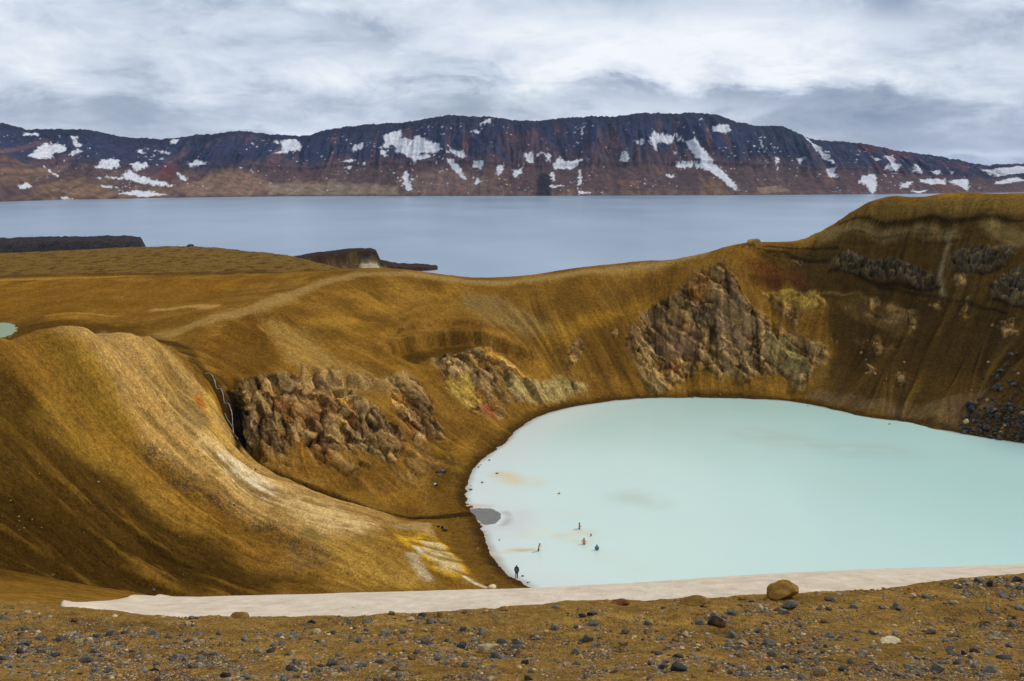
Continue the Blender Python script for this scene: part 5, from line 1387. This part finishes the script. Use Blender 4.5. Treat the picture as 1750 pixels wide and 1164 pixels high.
keep = (qy > edy + 3) & (RNG.uniform(0, 1.9, n_try) < density(qx, qy) * (0.10 + 2.0 * sstep(-0.2, 0.30, fbm(qx / 70, qy / 20, 0.0, 3))))
qx, qy = qx[keep], qy[keep]
G3 = hit(qx, qy, Z=ZF, ymin=3.5)
size = 2.6 * (1 - RNG.uniform(0, 0.9992, len(qx))) ** -0.40          # width in survey pixels, few large many small
size = np.clip(size, 2.6, 24)
order = np.argsort(-size)
taken = np.array([(a, b, w) for a, b, w, *_ in NAMED])
NBIG = 255
big, rest = [], []
for i in order:
    if len(big) < NBIG:
        ok = (np.hypot(taken[:, 0] - qx[i], (taken[:, 1] - qy[i]) * 2.0) > (taken[:, 2] + size[i]) * 0.42).all()
        if ok:
            big.append(i); taken = np.concatenate([taken, [(qx[i], qy[i], size[i])]])
    else: rest.append(i)
for i in big:
    m = random.choices(['bluegrey', 'dark', 'brown', 'tan'], [0.46, 0.22, 0.18, 0.14])[0]
    lab, grp = GROUPS[m]
    place_stone(0, 0, size[i], size[i] * random.uniform(0.32, 0.62), m, lab, group=grp, point=G3[i], tilt=0.35, sink=0.3)
# gravel: everything smaller, as one mass; it carries on beyond the picture's sides
def gravel(points, wid, name, lab):
    bmi = bmesh.new(); bmesh.ops.create_icosphere(bmi, subdivisions=1, radius=1.0)
    V1 = np.array([v.co[:] for v in bmi.verts], np.float32); F1 = np.array([[v.index for v in f.verts] for f in bmi.faces]); bmi.free()
    n = len(points)
    base = np.stack([V1 * (1 + 0.28 * np.random.default_rng(k).uniform(-1, 1, (len(V1), 1))) for k in range(24)])
    V = base[RNG.integers(0, 24, n)]
    sc = np.stack([wid, wid * RNG.uniform(0.6, 1, n), wid * RNG.uniform(0.35, 0.75, n)], 1)[:, None, :]
    a = RNG.uniform(0, 6.28, n); ca, sa = np.cos(a)[:, None], np.sin(a)[:, None]
    V = V * sc
    V = np.stack([V[..., 0] * ca - V[..., 1] * sa, V[..., 0] * sa + V[..., 1] * ca, V[..., 2]], -1)
    V = V + points[:, None, :]
    F = F1[None] + (np.arange(n) * len(V1))[:, None, None]
    pal = np.array([srgb(100, 95, 86), srgb(64, 58, 50), srgb(130, 122, 106), srgb(120, 88, 46), srgb(146, 112, 62), srgb(182, 156, 108), srgb(98, 74, 40), srgb(150, 92, 38)])
    ci = RNG.choice(len(pal), n, p=[0.24, 0.14, 0.10, 0.17, 0.15, 0.08, 0.10, 0.02])
    col = pal[ci] * RNG.uniform(0.7, 1.3, (n, 1))
    col = np.repeat(col[:, None, :], len(V1), 1)
    me = mesh_np(name, V.reshape(-1, 3), F.reshape(-1, 3), True, dict(col=col.reshape(-1, 3)))
    link(name, me, simple_mat("gravel_mix", (0, 0, 0), 0.9, 0.15, 14.0, 0.3, attr='col'), kind="stuff", label=lab, cat="gravel")
rest = np.array(rest)
gp = G3[rest].copy(); gw = size[rest] / 2 * gp[:, 1] / F_PX
n2_ = 40000
fx = RNG.uniform(-50, 1800, n2_); fy = RNG.uniform(975, 1164, n2_)
fe = np.interp(fx, [a for a, _, _ in EDGE], [b for _, b, _ in EDGE])
kk = (fy > fe + 2) & (RNG.uniform(0, 1.2, n2_) < 0.35 + density(fx, fy))
fp = hit(fx[kk], fy[kk], Z=ZF, ymin=3.5); fw = RNG.uniform(0.9, 3.0, kk.sum()) / 2 * fp[:, 1] / F_PX
n3_ = 22000                                             # beside and below the picture
ox = RNG.uniform(-15, 15, n3_); oy = RNG.uniform(0.5, 11, n3_)
out = (np.abs(ox) > 0.577 * oy * 0.98) | (oy < 5.4)
ox, oy = ox[out], oy[out]
op = np.stack([ox, oy, on_ground(ox, oy)], 1); ow = 0.008 * (1 - RNG.uniform(0, 0.999, len(ox))) ** -0.38
P_ = np.concatenate([gp, fp, op]); W_ = np.concatenate([gw, fw, ow])
gravel(P_, W_.astype(np.float32), "gravel", "loose gravel of grey, brown and tan pebbles on the ochre slope")

# loose stones lying about on the slopes of the crater
sx = RNG.uniform(0, 1750, 9000); sy = RNG.uniform(480, 1010, 9000)
sp3 = hit(sx, sy, Z=ZF, ymin=60)
okk = (sp3[:, 2] > 0.15) & (sp3[:, 1] < 262) & (RNG.uniform(0, 1, 9000) < 0.10 + 0.35 * sstep(0.0, 0.4, fbm(sp3[:, 0] / 12, sp3[:, 1] / 12, 3.0, 3)) + 0.35 * (1 - sstep(0.5, 4.0, sp3[:, 2])))
sp3 = sp3[okk]
gravel(sp3, (0.06 * (1 - RNG.uniform(0, 0.99, len(sp3))) ** -0.33).astype(np.float32), "gravel", "scattered loose stones on the slopes round the crater lake")

# --- scree of dark blocks at the lake edge on the right
scr = [(1700, 592), (1760, 560), (1790, 700), (1790, 768), (1750, 757), (1650, 742), (1640, 728), (1655, 705), (1665, 672), (1690, 640)]
n_s = 0; tries = 0; tk = []
while n_s < 285 and tries < 20000:
    tries += 1
    px = random.uniform(1635, 1790); py = random.uniform(575, 766)
    ins = bool(poly_sd(np.array([px]), np.array([py]), scr)[0] > -2)
    dens = 0.07 + 0.95 * sstep(680, 730, py - 0.12 * (px - 1700))
    if not ins or random.random() > dens: continue
    sh = np.interp(px, [1560, 1650, 1750, 1850], [722, 742, 757, 772])
    if py > sh + 0.5: continue
    w = min(22, 5.2 * (1 - random.random() * 0.99) ** -0.42)
    if any(abs(a - px) < (w + c) * 0.27 and abs(b - py) < (w + c) * 0.17 for a, b, c in tk): continue
    tk.append((px, py, w))
    tan_ = random.random() < 0.05
    place_stone(px, py, w, w * random.uniform(0.5, 0.8), 'tan' if tan_ else 'lava', "tan block among the dark blocks of the scree" if tan_ else "dark lava block in the scree at the lake edge", "boulder",
                "tan blocks in the scree" if tan_ else "dark lava blocks of the scree at the lake edge", "boulder", ymin=60, tilt=0.5)
    n_s += 1
# a few loose pale and orange blocks on the far wall
for px, py, w in ((1482, 584, 6), (1512, 598, 6), (1514, 650, 6), (1496, 640, 5), (1480, 616, 5), (1536, 648, 5), (1545, 620, 4), (1688, 620, 5), (1660, 668, 4), (1618, 722, 3), (1471, 604, 5), (1526, 662, 4)):
    place_stone(px, py, w, w * 0.8, 'rust' if w > 5 else 'tan', "rust coloured block stuck in the dark slope under the lava outcrop" if w > 5 else "small tan block stuck in the dark slope of the far wall", "boulder",
                "rusty blocks on the dark slope" if w > 5 else "small tan blocks on the dark slope", "boulder", ymin=60)
# --- stones in the shallows
SHALLOW = [(836.6, 787, 5, 'dark'), (849.5, 809.5, 7, 'dark'), (803.8, 837.5, 8, 'dark'), (797.5, 839.5, 5, 'dark'), (818, 798.5, 6, 'brown'), (822, 794.5, 4, 'brown'), (824, 825, 6, 'brown'),
           (804.4, 830.5, 3.5, 'brown'), (828.5, 909.5, 3, 'dark'), (831, 915, 2.5, 'dark'), (893.7, 985, 6, 'dark'), (902, 996, 5, 'dark'), (905.5, 995, 3.5, 'dark'), (854, 923, 4, 'brown'), (1380, 694, 4, 'dark'), (1520, 725, 5, 'dark'), (1184, 680.5, 4, 'dark')]
for px, py, w, m in SHALLOW:
    x, y, z = at_z(px, py, 0.0)
    lab = ("flat dark stone poking out of the milky shallows" if m == 'dark' else "flat brown stone barely above the milky shallows")
    o = place_stone(0, 0, w, w * 0.4, m, lab, group="dark stones in the shallows" if m == 'dark' else "brown stones in the shallows", point=np.array((x, y, z)), tilt=0.1)
    o.location.z = o.scale.z * 0.25
place_stone(841, 1005, 17, 8, 'pale', "larger pale cream boulder on the brown beach", "boulder", name="boulder", mound=True, ymin=60, sink=0.3)
place_stone(857, 1010, 10, 5, 'pale', "smaller pale cream boulder on the brown beach by the snow", "boulder", name="boulder", mound=True, ymin=60, sink=0.3)
place_stone(805, 866, 10, 4, 'brown', "brown driftlike stone lying across the stream mouth", "stone", point=np.array(at_z(805, 866, 0.05)), tilt=0.1, rz=0.3)
place_stone(325, 421.5, 13, 5, 'lava', "small black lava lump on the plateau skyline, left one of two", "lava rock", name="lava_rock", ymin=300)
place_stone(360, 422.5, 17, 4, 'lava', "low black lava lump on the plateau skyline, right one of two", "lava rock", name="lava_rock", ymin=300)
place_stone(1282, 417, 14, 9, 'gold', "golden crag sticking up on the crater rim", "crag", name="crag", ymin=100, sink=0.3)
# ================================================================== people and their things
def plain(name, c, rough=0.8, spec=0.25):
    return simple_mat(name, c, rough, spec, 9.0, 0.15)
SKIN, SKIN2 = plain("skin", srgb(196, 138, 108), 0.6), plain("tanned_skin", srgb(176, 116, 84), 0.6)
HAIR, BLACK, NAVYC = plain("dark_hair", srgb(44, 32, 24)), plain("black_cloth", srgb(26, 26, 30)), plain("dark_teal_cloth", srgb(38, 52, 58))
JACK, GREYP, BLUEC = plain("dark_green_jacket", srgb(34, 42, 40)), plain("grey_pack_cloth", srgb(96, 98, 104)), plain("bright_blue_cloth", srgb(24, 104, 150))
BOOT, TEAL, PURP, WHITEC = plain("boot_leather", srgb(40, 32, 26)), plain("teal_cloth", srgb(20, 120, 130)), plain("purple_cloth", srgb(112, 92, 168)), plain("white_cloth", srgb(216, 216, 220))
EYE = plain("eye", srgb(30, 24, 20), 0.3)
def skin_mesh(name, joints, bones, root, sub=1):
    """joints {key: (pos, radius)}; a smooth tapering surface round the bones"""
    keys = list(joints); ix = {k: i for i, k in enumerate(keys)}
    me = bpy.data.meshes.new(name)
    me.from_pydata([joints[k][0] for k in keys], [(ix[a], ix[b]) for a, b in bones], [])
    o = bpy.data.objects.new(name, me); COL.objects.link(o)
    sk = o.modifiers.new("skin", 'SKIN'); sk.use_smooth_shade = True
    layer = me.skin_vertices[0] if me.skin_vertices else None
    for k in keys:
        r = joints[k][1]
        layer.data[ix[k]].radius = (r, r) if not hasattr(r, '__len__') else r
        layer.data[ix[k]].use_root = (k == root)
    sb = o.modifiers.new("sub", 'SUBSURF'); sb.levels = sub; sb.render_levels = sub
    dg = bpy.context.evaluated_depsgraph_get(); dg.update()
    out = bpy.data.meshes.new_from_object(o.evaluated_get(dg))
    bpy.data.objects.remove(o); bpy.data.meshes.remove(me)
    out.name = name
    for p in out.polygons: p.use_smooth = True
    return out
def merge(meshes, name):
    bm = bmesh.new()
    for m in meshes: bm.from_mesh(m)
    out = bpy.data.meshes.new(name); bm.to_mesh(out); bm.free()
    for p in out.polygons: p.use_smooth = True
    return out
def ell(name, c, r, sub=3, zcut=None):
    bm = bmesh.new(); bmesh.ops.create_icosphere(bm, subdivisions=sub, radius=1.0)
    for v in bm.verts: v.co = Vector((c[0] + v.co.x * r[0], c[1] + v.co.y * r[1], c[2] + v.co.z * r[2]))
    me = bpy.data.meshes.new(name); bm.to_mesh(me); bm.free()
    for p in me.polygons: p.use_smooth = True
    return me
BONES = [('pelvis', 'belly'), ('belly', 'chest'), ('chest', 'neck'), ('neck', 'skull'), ('skull', 'crownp'), ('skull', 'nose'),
         ('chest', 'shL'), ('shL', 'elL'), ('elL', 'wrL'), ('wrL', 'paL'), ('chest', 'shR'), ('shR', 'elR'), ('elR', 'wrR'), ('wrR', 'paR'),
         ('pelvis', 'hiL'), ('hiL', 'knL'), ('knL', 'anL'), ('anL', 'toL'), ('pelvis', 'hiR'), ('hiR', 'knR'), ('knR', 'anR'), ('anR', 'toR')]
def pose(lean=0.0, arms='down', stride=0.0, swim=False):
    """joint positions; the figure faces -y at rest, feet at z = 0, 1.75 m tall"""
    J = {'pelvis': ((0, 0, 0.96), (0.155, 0.105)), 'belly': ((0, 0, 1.12), (0.14, 0.095)), 'chest': ((0, 0.01, 1.34), (0.165, 0.105)), 'neck': ((0, 0.0, 1.50), 0.058),
         'skull': ((0, -0.01, 1.62), (0.082, 0.095)), 'crownp': ((0, 0.0, 1.70), (0.062, 0.075)), 'nose': ((0, -0.115, 1.60), 0.014),
         'hiL': ((0.095, 0, 0.88), 0.088), 'knL': ((0.10, -0.01 - stride * 0.16, 0.48), 0.056), 'anL': ((0.10, 0.01 - stride * 0.26, 0.08), 0.038), 'toL': ((0.11, -0.14 - stride * 0.26, 0.035), 0.034),
         'hiR': ((-0.095, 0, 0.88), 0.088), 'knR': ((-0.10, -0.01 + stride * 0.08, 0.48), 0.056), 'anR': ((-0.10, 0.01 + stride * 0.26, 0.08), 0.038), 'toR': ((-0.11, -0.14 + stride * 0.26, 0.035), 0.034)}
    A = {'down': ((0.19, 0, 1.42), (0.25, 0.03, 1.14), (0.24, -0.04, 0.90), (0.24, -0.06, 0.83)),
         'hips': ((0.19, 0, 1.42), (0.34, 0.06, 1.17), (0.22, -0.06, 1.02), (0.16, -0.10, 0.99)),
         'fold': ((0.19, 0, 1.42), (0.25, -0.03, 1.15), (0.10, -0.22, 1.20), (0.03, -0.24, 1.22)),
         'out': ((0.19, 0, 1.42), (0.36, -0.04, 1.20), (0.44, -0.20, 1.08), (0.47, -0.26, 1.06))}[arms]
    for s, t in ((1, 'L'), (-1, 'R')):
        for k, p, r in zip(('sh', 'el', 'wr', 'pa'), A, (0.062, 0.044, 0.030, 0.036)):
            J[k + t] = ((p[0] * s, p[1] - (stride * 0.12 * s if k in ('wr', 'pa', 'el') else 0), p[2]), r)
    if lean:
        for k in J:
            p, r = J[k]
            if p[2] > 0.95 and k not in ('hiL', 'hiR'):
                d = p[2] - 0.96; J[k] = ((p[0], p[1] * math.cos(lean) - d * math.sin(lean), 0.96 + d * math.cos(lean) + p[1] * 0.0), r)
    return J
def hands(J):
    """five curled fingers on each palm, thumb from its side"""
    out = []
    for t, s in (('L', 1), ('R', -1)):
        w, p = Vector(J['wr' + t][0]), Vector(J['pa' + t][0])
        d = (p - w).normalized(); side = d.cross(Vector((s, 0, 0.2))).normalized(); inn = side.cross(d)
        for k, ln in enumerate((0.062, 0.072, 0.068, 0.052)):
            b = p + side * (0.024 - 0.016 * k); m = b + d * ln * 0.7 ; e = m + d * ln * 0.45 + inn * ln * 0.35 * -s
            out.append(skin_mesh("finger", {'a': (tuple(b), 0.010), 'b': (tuple(m), 0.0085), 'c': (tuple(e), 0.007)}, [('a', 'b'), ('b', 'c')], 'a', 0))
        b = w.lerp(p, 0.5) + side * 0.02; m = b + side * 0.04 + d * 0.02; e = m + side * 0.012 + d * 0.03
        out.append(skin_mesh("thumb", {'a': (tuple(b), 0.012), 'b': (tuple(m), 0.010), 'c': (tuple(e), 0.008)}, [('a', 'b'), ('b', 'c')], 'a', 0))
    return out
def person(label, loc, rz, J, skin, swim=0.0):
    body = merge([skin_mesh("person", J, BONES, 'pelvis', 2)] + hands(J), "person")
    o = link("person", body, skin, None, label, "person")
    o.location = loc; o.rotation_euler = (swim, 0, rz); o.scale = (1.1, 1.1, 1.1)
    sk = Vector(J['skull'][0])
    for s in (-1, 1):
        link("eye", ell("eye", sk + Vector((s * 0.032, -0.082, 0.012)), (0.014, 0.010, 0.009), 2), EYE, o)
        link("ear", ell("ear", sk + Vector((s * 0.086, 0.01, -0.005)), (0.012, 0.024, 0.032), 2), skin, o)
    link("mouth", ell("mouth", sk + Vector((0, -0.088, -0.062)), (0.024, 0.010, 0.006), 2), plain("lips", srgb(150, 84, 76)), o)
    return o
def hair(o, J, mat=None, long=False):
    sk = Vector(J['skull'][0])
    bm = bmesh.new(); bmesh.ops.create_icosphere(bm, subdivisions=3, radius=1.0)
    for v in bm.verts:
        x, y, z = v.co
        yy = y
        front = y < -0.25 and z < 0.45
        r = 1.0 if not front else 0.72
        v.co = Vector((sk.x + x * 0.094 * r, sk.y + 0.012 + y * 0.108 * r, sk.z + 0.025 + (z * 0.105 if z > 0 else z * (0.24 if long and y > -0.1 else 0.09)) * r))
    me = bpy.data.meshes.new("hair"); bm.to_mesh(me); bm.free()
    for p in me.polygons: p.use_smooth = True
    link("hair", me, mat or HAIR, o)
def garment(o, name, J, keys, bones, root, grow, mat, sub=2, extra=None):
    JJ = {k: (J[k][0], tuple(q + grow for q in J[k][1]) if hasattr(J[k][1], '__len__') else J[k][1] + grow) for k in keys}
    if extra: JJ.update(extra)
    link(name, skin_mesh(name, JJ, bones, root, sub), mat, o)
def trunks(o, J, mat, long=0.55):
    ex = {}
    for t in ('L', 'R'):
        a, b = Vector(J['hi' + t][0]), Vector(J['kn' + t][0])
        ex['th' + t] = (tuple(a.lerp(b, long)), 0.088)
    w = J['pelvis'][0]
    ex['waist'] = ((w[0], w[1], w[2] + 0.06), (0.16, 0.115))
    garment(o, "shorts", J, ['pelvis', 'hiL', 'hiR'], [('waist', 'pelvis'), ('pelvis', 'hiL'), ('pelvis', 'hiR'), ('hiL', 'thL'), ('hiR', 'thR')], 'pelvis', 0.014, mat, 2, ex)
def bather(key, label, rz, J, skin, trunk=None, hairlong=False, hairmat=None):
    a, b, d = BATHERS[key]
    x, y, z = at_z(a, b, 0.0)
    o = person(label, (x, y, -d * 1.1), rz, J, skin)
    hair(o, J, hairmat, hairlong)
    if trunk: trunks(o, J, trunk)
    return o
# hiker on the shore, seen from behind: hooded dark jacket, dark trousers, grey backpack
J = pose(arms='down')
p = hit(883, 988.5, Z=ZF, ymin=60)[0]
zf = on_ground(p[0], p[1])[0]
o = person("person in a dark hooded jacket with a grey backpack standing on the shore", (p[0], p[1], zf + 0.0), math.pi * 0.93, J, SKIN)
garment(o, "jacket", J, ['pelvis', 'belly', 'chest', 'shL', 'elL', 'wrL', 'shR', 'elR', 'wrR'],
        [('pelvis', 'belly'), ('belly', 'chest'), ('chest', 'shL'), ('shL', 'elL'), ('elL', 'wrL'), ('chest', 'shR'), ('shR', 'elR'), ('elR', 'wrR'), ('chest', 'col')], 'belly', 0.03, JACK, 2,
        {'col': ((0, 0.0, 1.49), 0.10)})
garment(o, "trousers", J, ['hiL', 'knL', 'anL', 'hiR', 'knR', 'anR', 'pelvis'], [('pelvis', 'hiL'), ('hiL', 'knL'), ('knL', 'anL'), ('pelvis', 'hiR'), ('hiR', 'knR'), ('knR', 'anR')], 'pelvis', 0.022, NAVYC, 2)
for t, s in (('L', 1), ('R', -1)):
    link("boot", skin_mesh("boot", {'a': (tuple(Vector(J['an' + t][0]) + Vector((0, 0.02, 0.05))), 0.055), 'b': (tuple(Vector(J['an' + t][0]) + Vector((0, 0.01, -0.03))), 0.052), 'c': (J['to' + t][0], 0.042)}, [('a', 'b'), ('b', 'c')], 'a', 2), BOOT, o)
hd = skin_mesh("hood", {'a': ((0, 0.02, 1.50), 0.105), 'b': ((0, 0.02, 1.63), (0.115, 0.115)), 'c': ((0, 0.03, 1.74), (0.07, 0.08))}, [('a', 'b'), ('b', 'c')], 'a', 2)
link("hood", hd, JACK, o)
def pack_mesh(nm, w, d, h):
    bm = bmesh.new(); bmesh.ops.create_cube(bm, size=1.0)
    for v in bm.verts:
        v.co = Vector((v.co.x * w * (0.82 if v.co.z > 0 else 1), v.co.y * d * (0.7 if v.co.z > 0 else 1), v.co.z * h))
    bmesh.ops.bevel(bm, geom=bm.edges[:], offset=min(w, d) * 0.28, segments=4, affect='EDGES', profile=0.6)
    me = bpy.data.meshes.new(nm); bm.to_mesh(me); bm.free()
    for q in me.polygons: q.use_smooth = True
    return me
pk = link("backpack", pack_mesh("backpack", 0.34, 0.20, 0.48), GREYP, None, "grey backpack worn by the hooded person on the shore", "backpack")
pk.location = o.matrix_basis @ Vector((0.02, 0.235, 1.24)); pk.rotation_euler = (0, 0, math.pi * 0.93)
pk.location = Matrix.Translation(o.location) @ Matrix.Rotation(math.pi * 0.93, 4, 'Z') @ Vector((0.022, 0.258, 1.364))
pm_ = pack_mesh("pocket", 0.24, 0.08, 0.20); link("pocket", pm_, plain("light_grey_cloth", srgb(128, 130, 134)), pk, loc=(0, 0.11, -0.08))
for s in (-1, 1):
    bm = bmesh.new(); tube(bm, [(s * 0.10, -0.08, 0.20), (s * 0.11, -0.22, 0.25), (s * 0.12, -0.37, 0.16), (s * 0.13, -0.36, -0.05), (s * 0.15, -0.20, -0.20), (s * 0.13, -0.08, -0.20)], 0.018, 6)
    me = bpy.data.meshes.new("strap"); bm.to_mesh(me); bm.free(); link("strap", me, BLACK, pk)
# bathers
J = pose(lean=0.30, arms='out', stride=0.6)
bather('wader', "person in small dark trunks wading knee deep toward the others, leaning forward", math.pi * 0.5, J, SKIN, BLACK)
J = pose(arms='fold')
bather('slim', "slim bare chested person in dark trunks standing hip deep, furthest of the standing bathers", math.pi * 0.55, J, SKIN2, BLACK)
J = pose(arms='hips')
bather('shorts', "person in black shorts with arms bent, standing hip deep beside the blue shirt", math.pi * 0.85, J, SKIN, BLACK)
J = pose(arms='down')
bather('neck', "person sunk to the shoulders in the milky water behind the black shorts", math.pi * 0.3, J, SKIN2, BLACK)
J = pose(arms='down')
o = bather('blue', "person in a bright blue top standing waist deep in the milky water", math.pi, J, SKIN, BLACK)
garment(o, "shirt", J, ['pelvis', 'belly', 'chest', 'shL', 'elL', 'shR', 'elR'], [('pelvis', 'belly'), ('belly', 'chest'), ('chest', 'shL'), ('shL', 'elL'), ('chest', 'shR'), ('shR', 'elR'), ('chest', 'col')], 'belly', 0.025, BLUEC, 2,
        {'col': ((0, 0, 1.50), 0.085)})
link("hood", skin_mesh("hood", {'a': ((0, 0.02, 1.52), 0.10), 'b': ((0, 0.02, 1.63), (0.112, 0.115)), 'c': ((0, 0.02, 1.73), (0.07, 0.08))}, [('a', 'b'), ('b', 'c')], 'a', 2), BLUEC, o)
J = pose(arms='out')
x, y, z = at_z(956, 844, 0.0)
o = person("dark haired swimmer with only the head above the milky water", (x - 1.25, y + 0.2, -0.48), -math.pi * 0.5, J, SKIN2, 0.0)
hair(o, J)
# swimmer lies in the water: tilt about the feet so that the head comes out
o.rotation_euler = (R(62), 0, math.pi * 0.5)
_m = Matrix.Rotation(math.pi * 0.5, 4, 'Z') @ Matrix.Rotation(R(62), 4, 'X')
_h = _m @ Vector(J['skull'][0]) * 1.1
o.location = Vector((x, y, 0.10)) - _h
trunks(o, J, BLACK)

# clothes and bags left on the beach
def crumple(nm, w, h, seed, mat, px, py, label, group=None, cat="clothes"):
    p = hit(px, py, Z=ZF, ymin=60)[0]
    bm = bmesh.new(); bmesh.ops.create_icosphere(bm, subdivisions=4, radius=1.0)
    V = np.array([v.co[:] for v in bm.verts], np.float32)
    n = fbm(V[:, 0] * 1.7 + seed, V[:, 1] * 1.7, V[:, 2] * 1.7, 4)
    for v, q in zip(bm.verts, n):
        k = 1 + 0.55 * q
        v.co = Vector((v.co.x * w / 2 * k, v.co.y * w * 0.4 * k, max(v.co.z, -0.25) * h * k))
    me = bpy.data.meshes.new(nm); bm.to_mesh(me); bm.free()
    for q in me.polygons: q.use_smooth = True
    o = link(nm, me, mat, None, label, cat, group)
    o.location = (p[0], p[1], on_ground(p[0], p[1])[0] + h * 0.2); o.rotation_euler = (0, 0, seed)
    return o
def bag(px, py, mat, mat2, label, w=0.40, h=0.5, lying=True, rz=0.0):
    p = hit(px, py, Z=ZF, ymin=60)[0]
    o = link("backpack", pack_mesh("backpack", w, w * 0.62, h), mat, None, label, "bag")
    o.rotation_euler = (R(62) if lying else R(12), 0, rz)
    o.location = (p[0], p[1], on_ground(p[0], p[1])[0] + (w * 0.42 if lying else h * 0.46))
    link("pocket", pack_mesh("pocket", w * 0.7, w * 0.25, h * 0.42), mat2, o, loc=(0, w * 0.33, -h * 0.12))
    for s in (-1, 1):
        bm = bmesh.new(); tube(bm, [(s * w * 0.3, -w * 0.22, h * 0.40), (s * w * 0.32, -w * 0.45, h * 0.15), (s * w * 0.34, -w * 0.40, -h * 0.2), (s * w * 0.33, -w * 0.26, -h * 0.38)], 0.02, 6)
        me = bpy.data.meshes.new("strap"); bm.to_mesh(me); bm.free(); link("strap", me, BLACK, o)
    return o
bag(747.5, 808, plain("navy_blue_cloth", srgb(30, 62, 104)), BLACK, "dark blue backpack on the slope, left of the purple bundle", 0.42, 0.5, True, 0.6)
crumple("clothes", 0.75, 0.30, 1.3, PURP, 755.5, 805.5, "purple and white bundle of clothes in the upper pile")
bag(760.5, 808, plain("plum_cloth", srgb(52, 34, 58)), BLACK, "dark plum bag right of the purple bundle", 0.40, 0.45, True, 2.0)
crumple("towel", 0.62, 0.16, 4.1, TEAL, 751.5, 812.5, "teal towel below the dark blue backpack", cat="towel")
crumple("clothes", 0.55, 0.26, 2.2, WHITEC, 743.5, 828.5, "white shirt heaped beside a black bag on the slope")
bag(746.5, 830.5, BLACK, plain("charcoal_cloth", srgb(46, 46, 52)), "black bag next to the white shirt on the slope", 0.42, 0.5, True, 1.0)
bag(749, 901.5, BLACK, BLACK, "black bag lying by the stream, left end of the dark pile", 0.36, 0.5, True, 1.7)
bag(756, 903.5, plain("midnight_cloth", srgb(26, 34, 56)), BLACK, "upright midnight blue bag in the middle of the pile by the stream", 0.38, 0.5, False, 0.3)
crumple("clothes", 0.80, 0.28, 3.3, plain("slate_cloth", srgb(40, 54, 58)), 760, 907, "heap of dark slate clothes at the right end of the pile by the stream")
# ------------------------------------------------------------------ thin air over the lake
hz = bpy.data.materials.new("haze"); hz.use_nodes = True
T = NT(hz.node_tree); T.n.clear()
o_ = T.node('ShaderNodeOutputMaterial'); pv = T.node('ShaderNodeVolumePrincipled')
pv.inputs['Color'].default_value = (0.45, 0.62, 1.0, 1); pv.inputs['Density'].default_value = 2.4e-5
T.l.new(pv.outputs[0], o_.inputs['Volume'])
bm = bmesh.new(); bmesh.ops.create_cube(bm, size=1.0)
for v in bm.verts: v.co = Vector((v.co.x * 43000, 9000 + v.co.y * 43000, 207 + v.co.z * 480))
me = bpy.data.meshes.new("haze"); bm.to_mesh(me); bm.free()
link("haze", me, hz, kind="stuff", label="thin blue air between the crater and the far mountains", cat="haze")
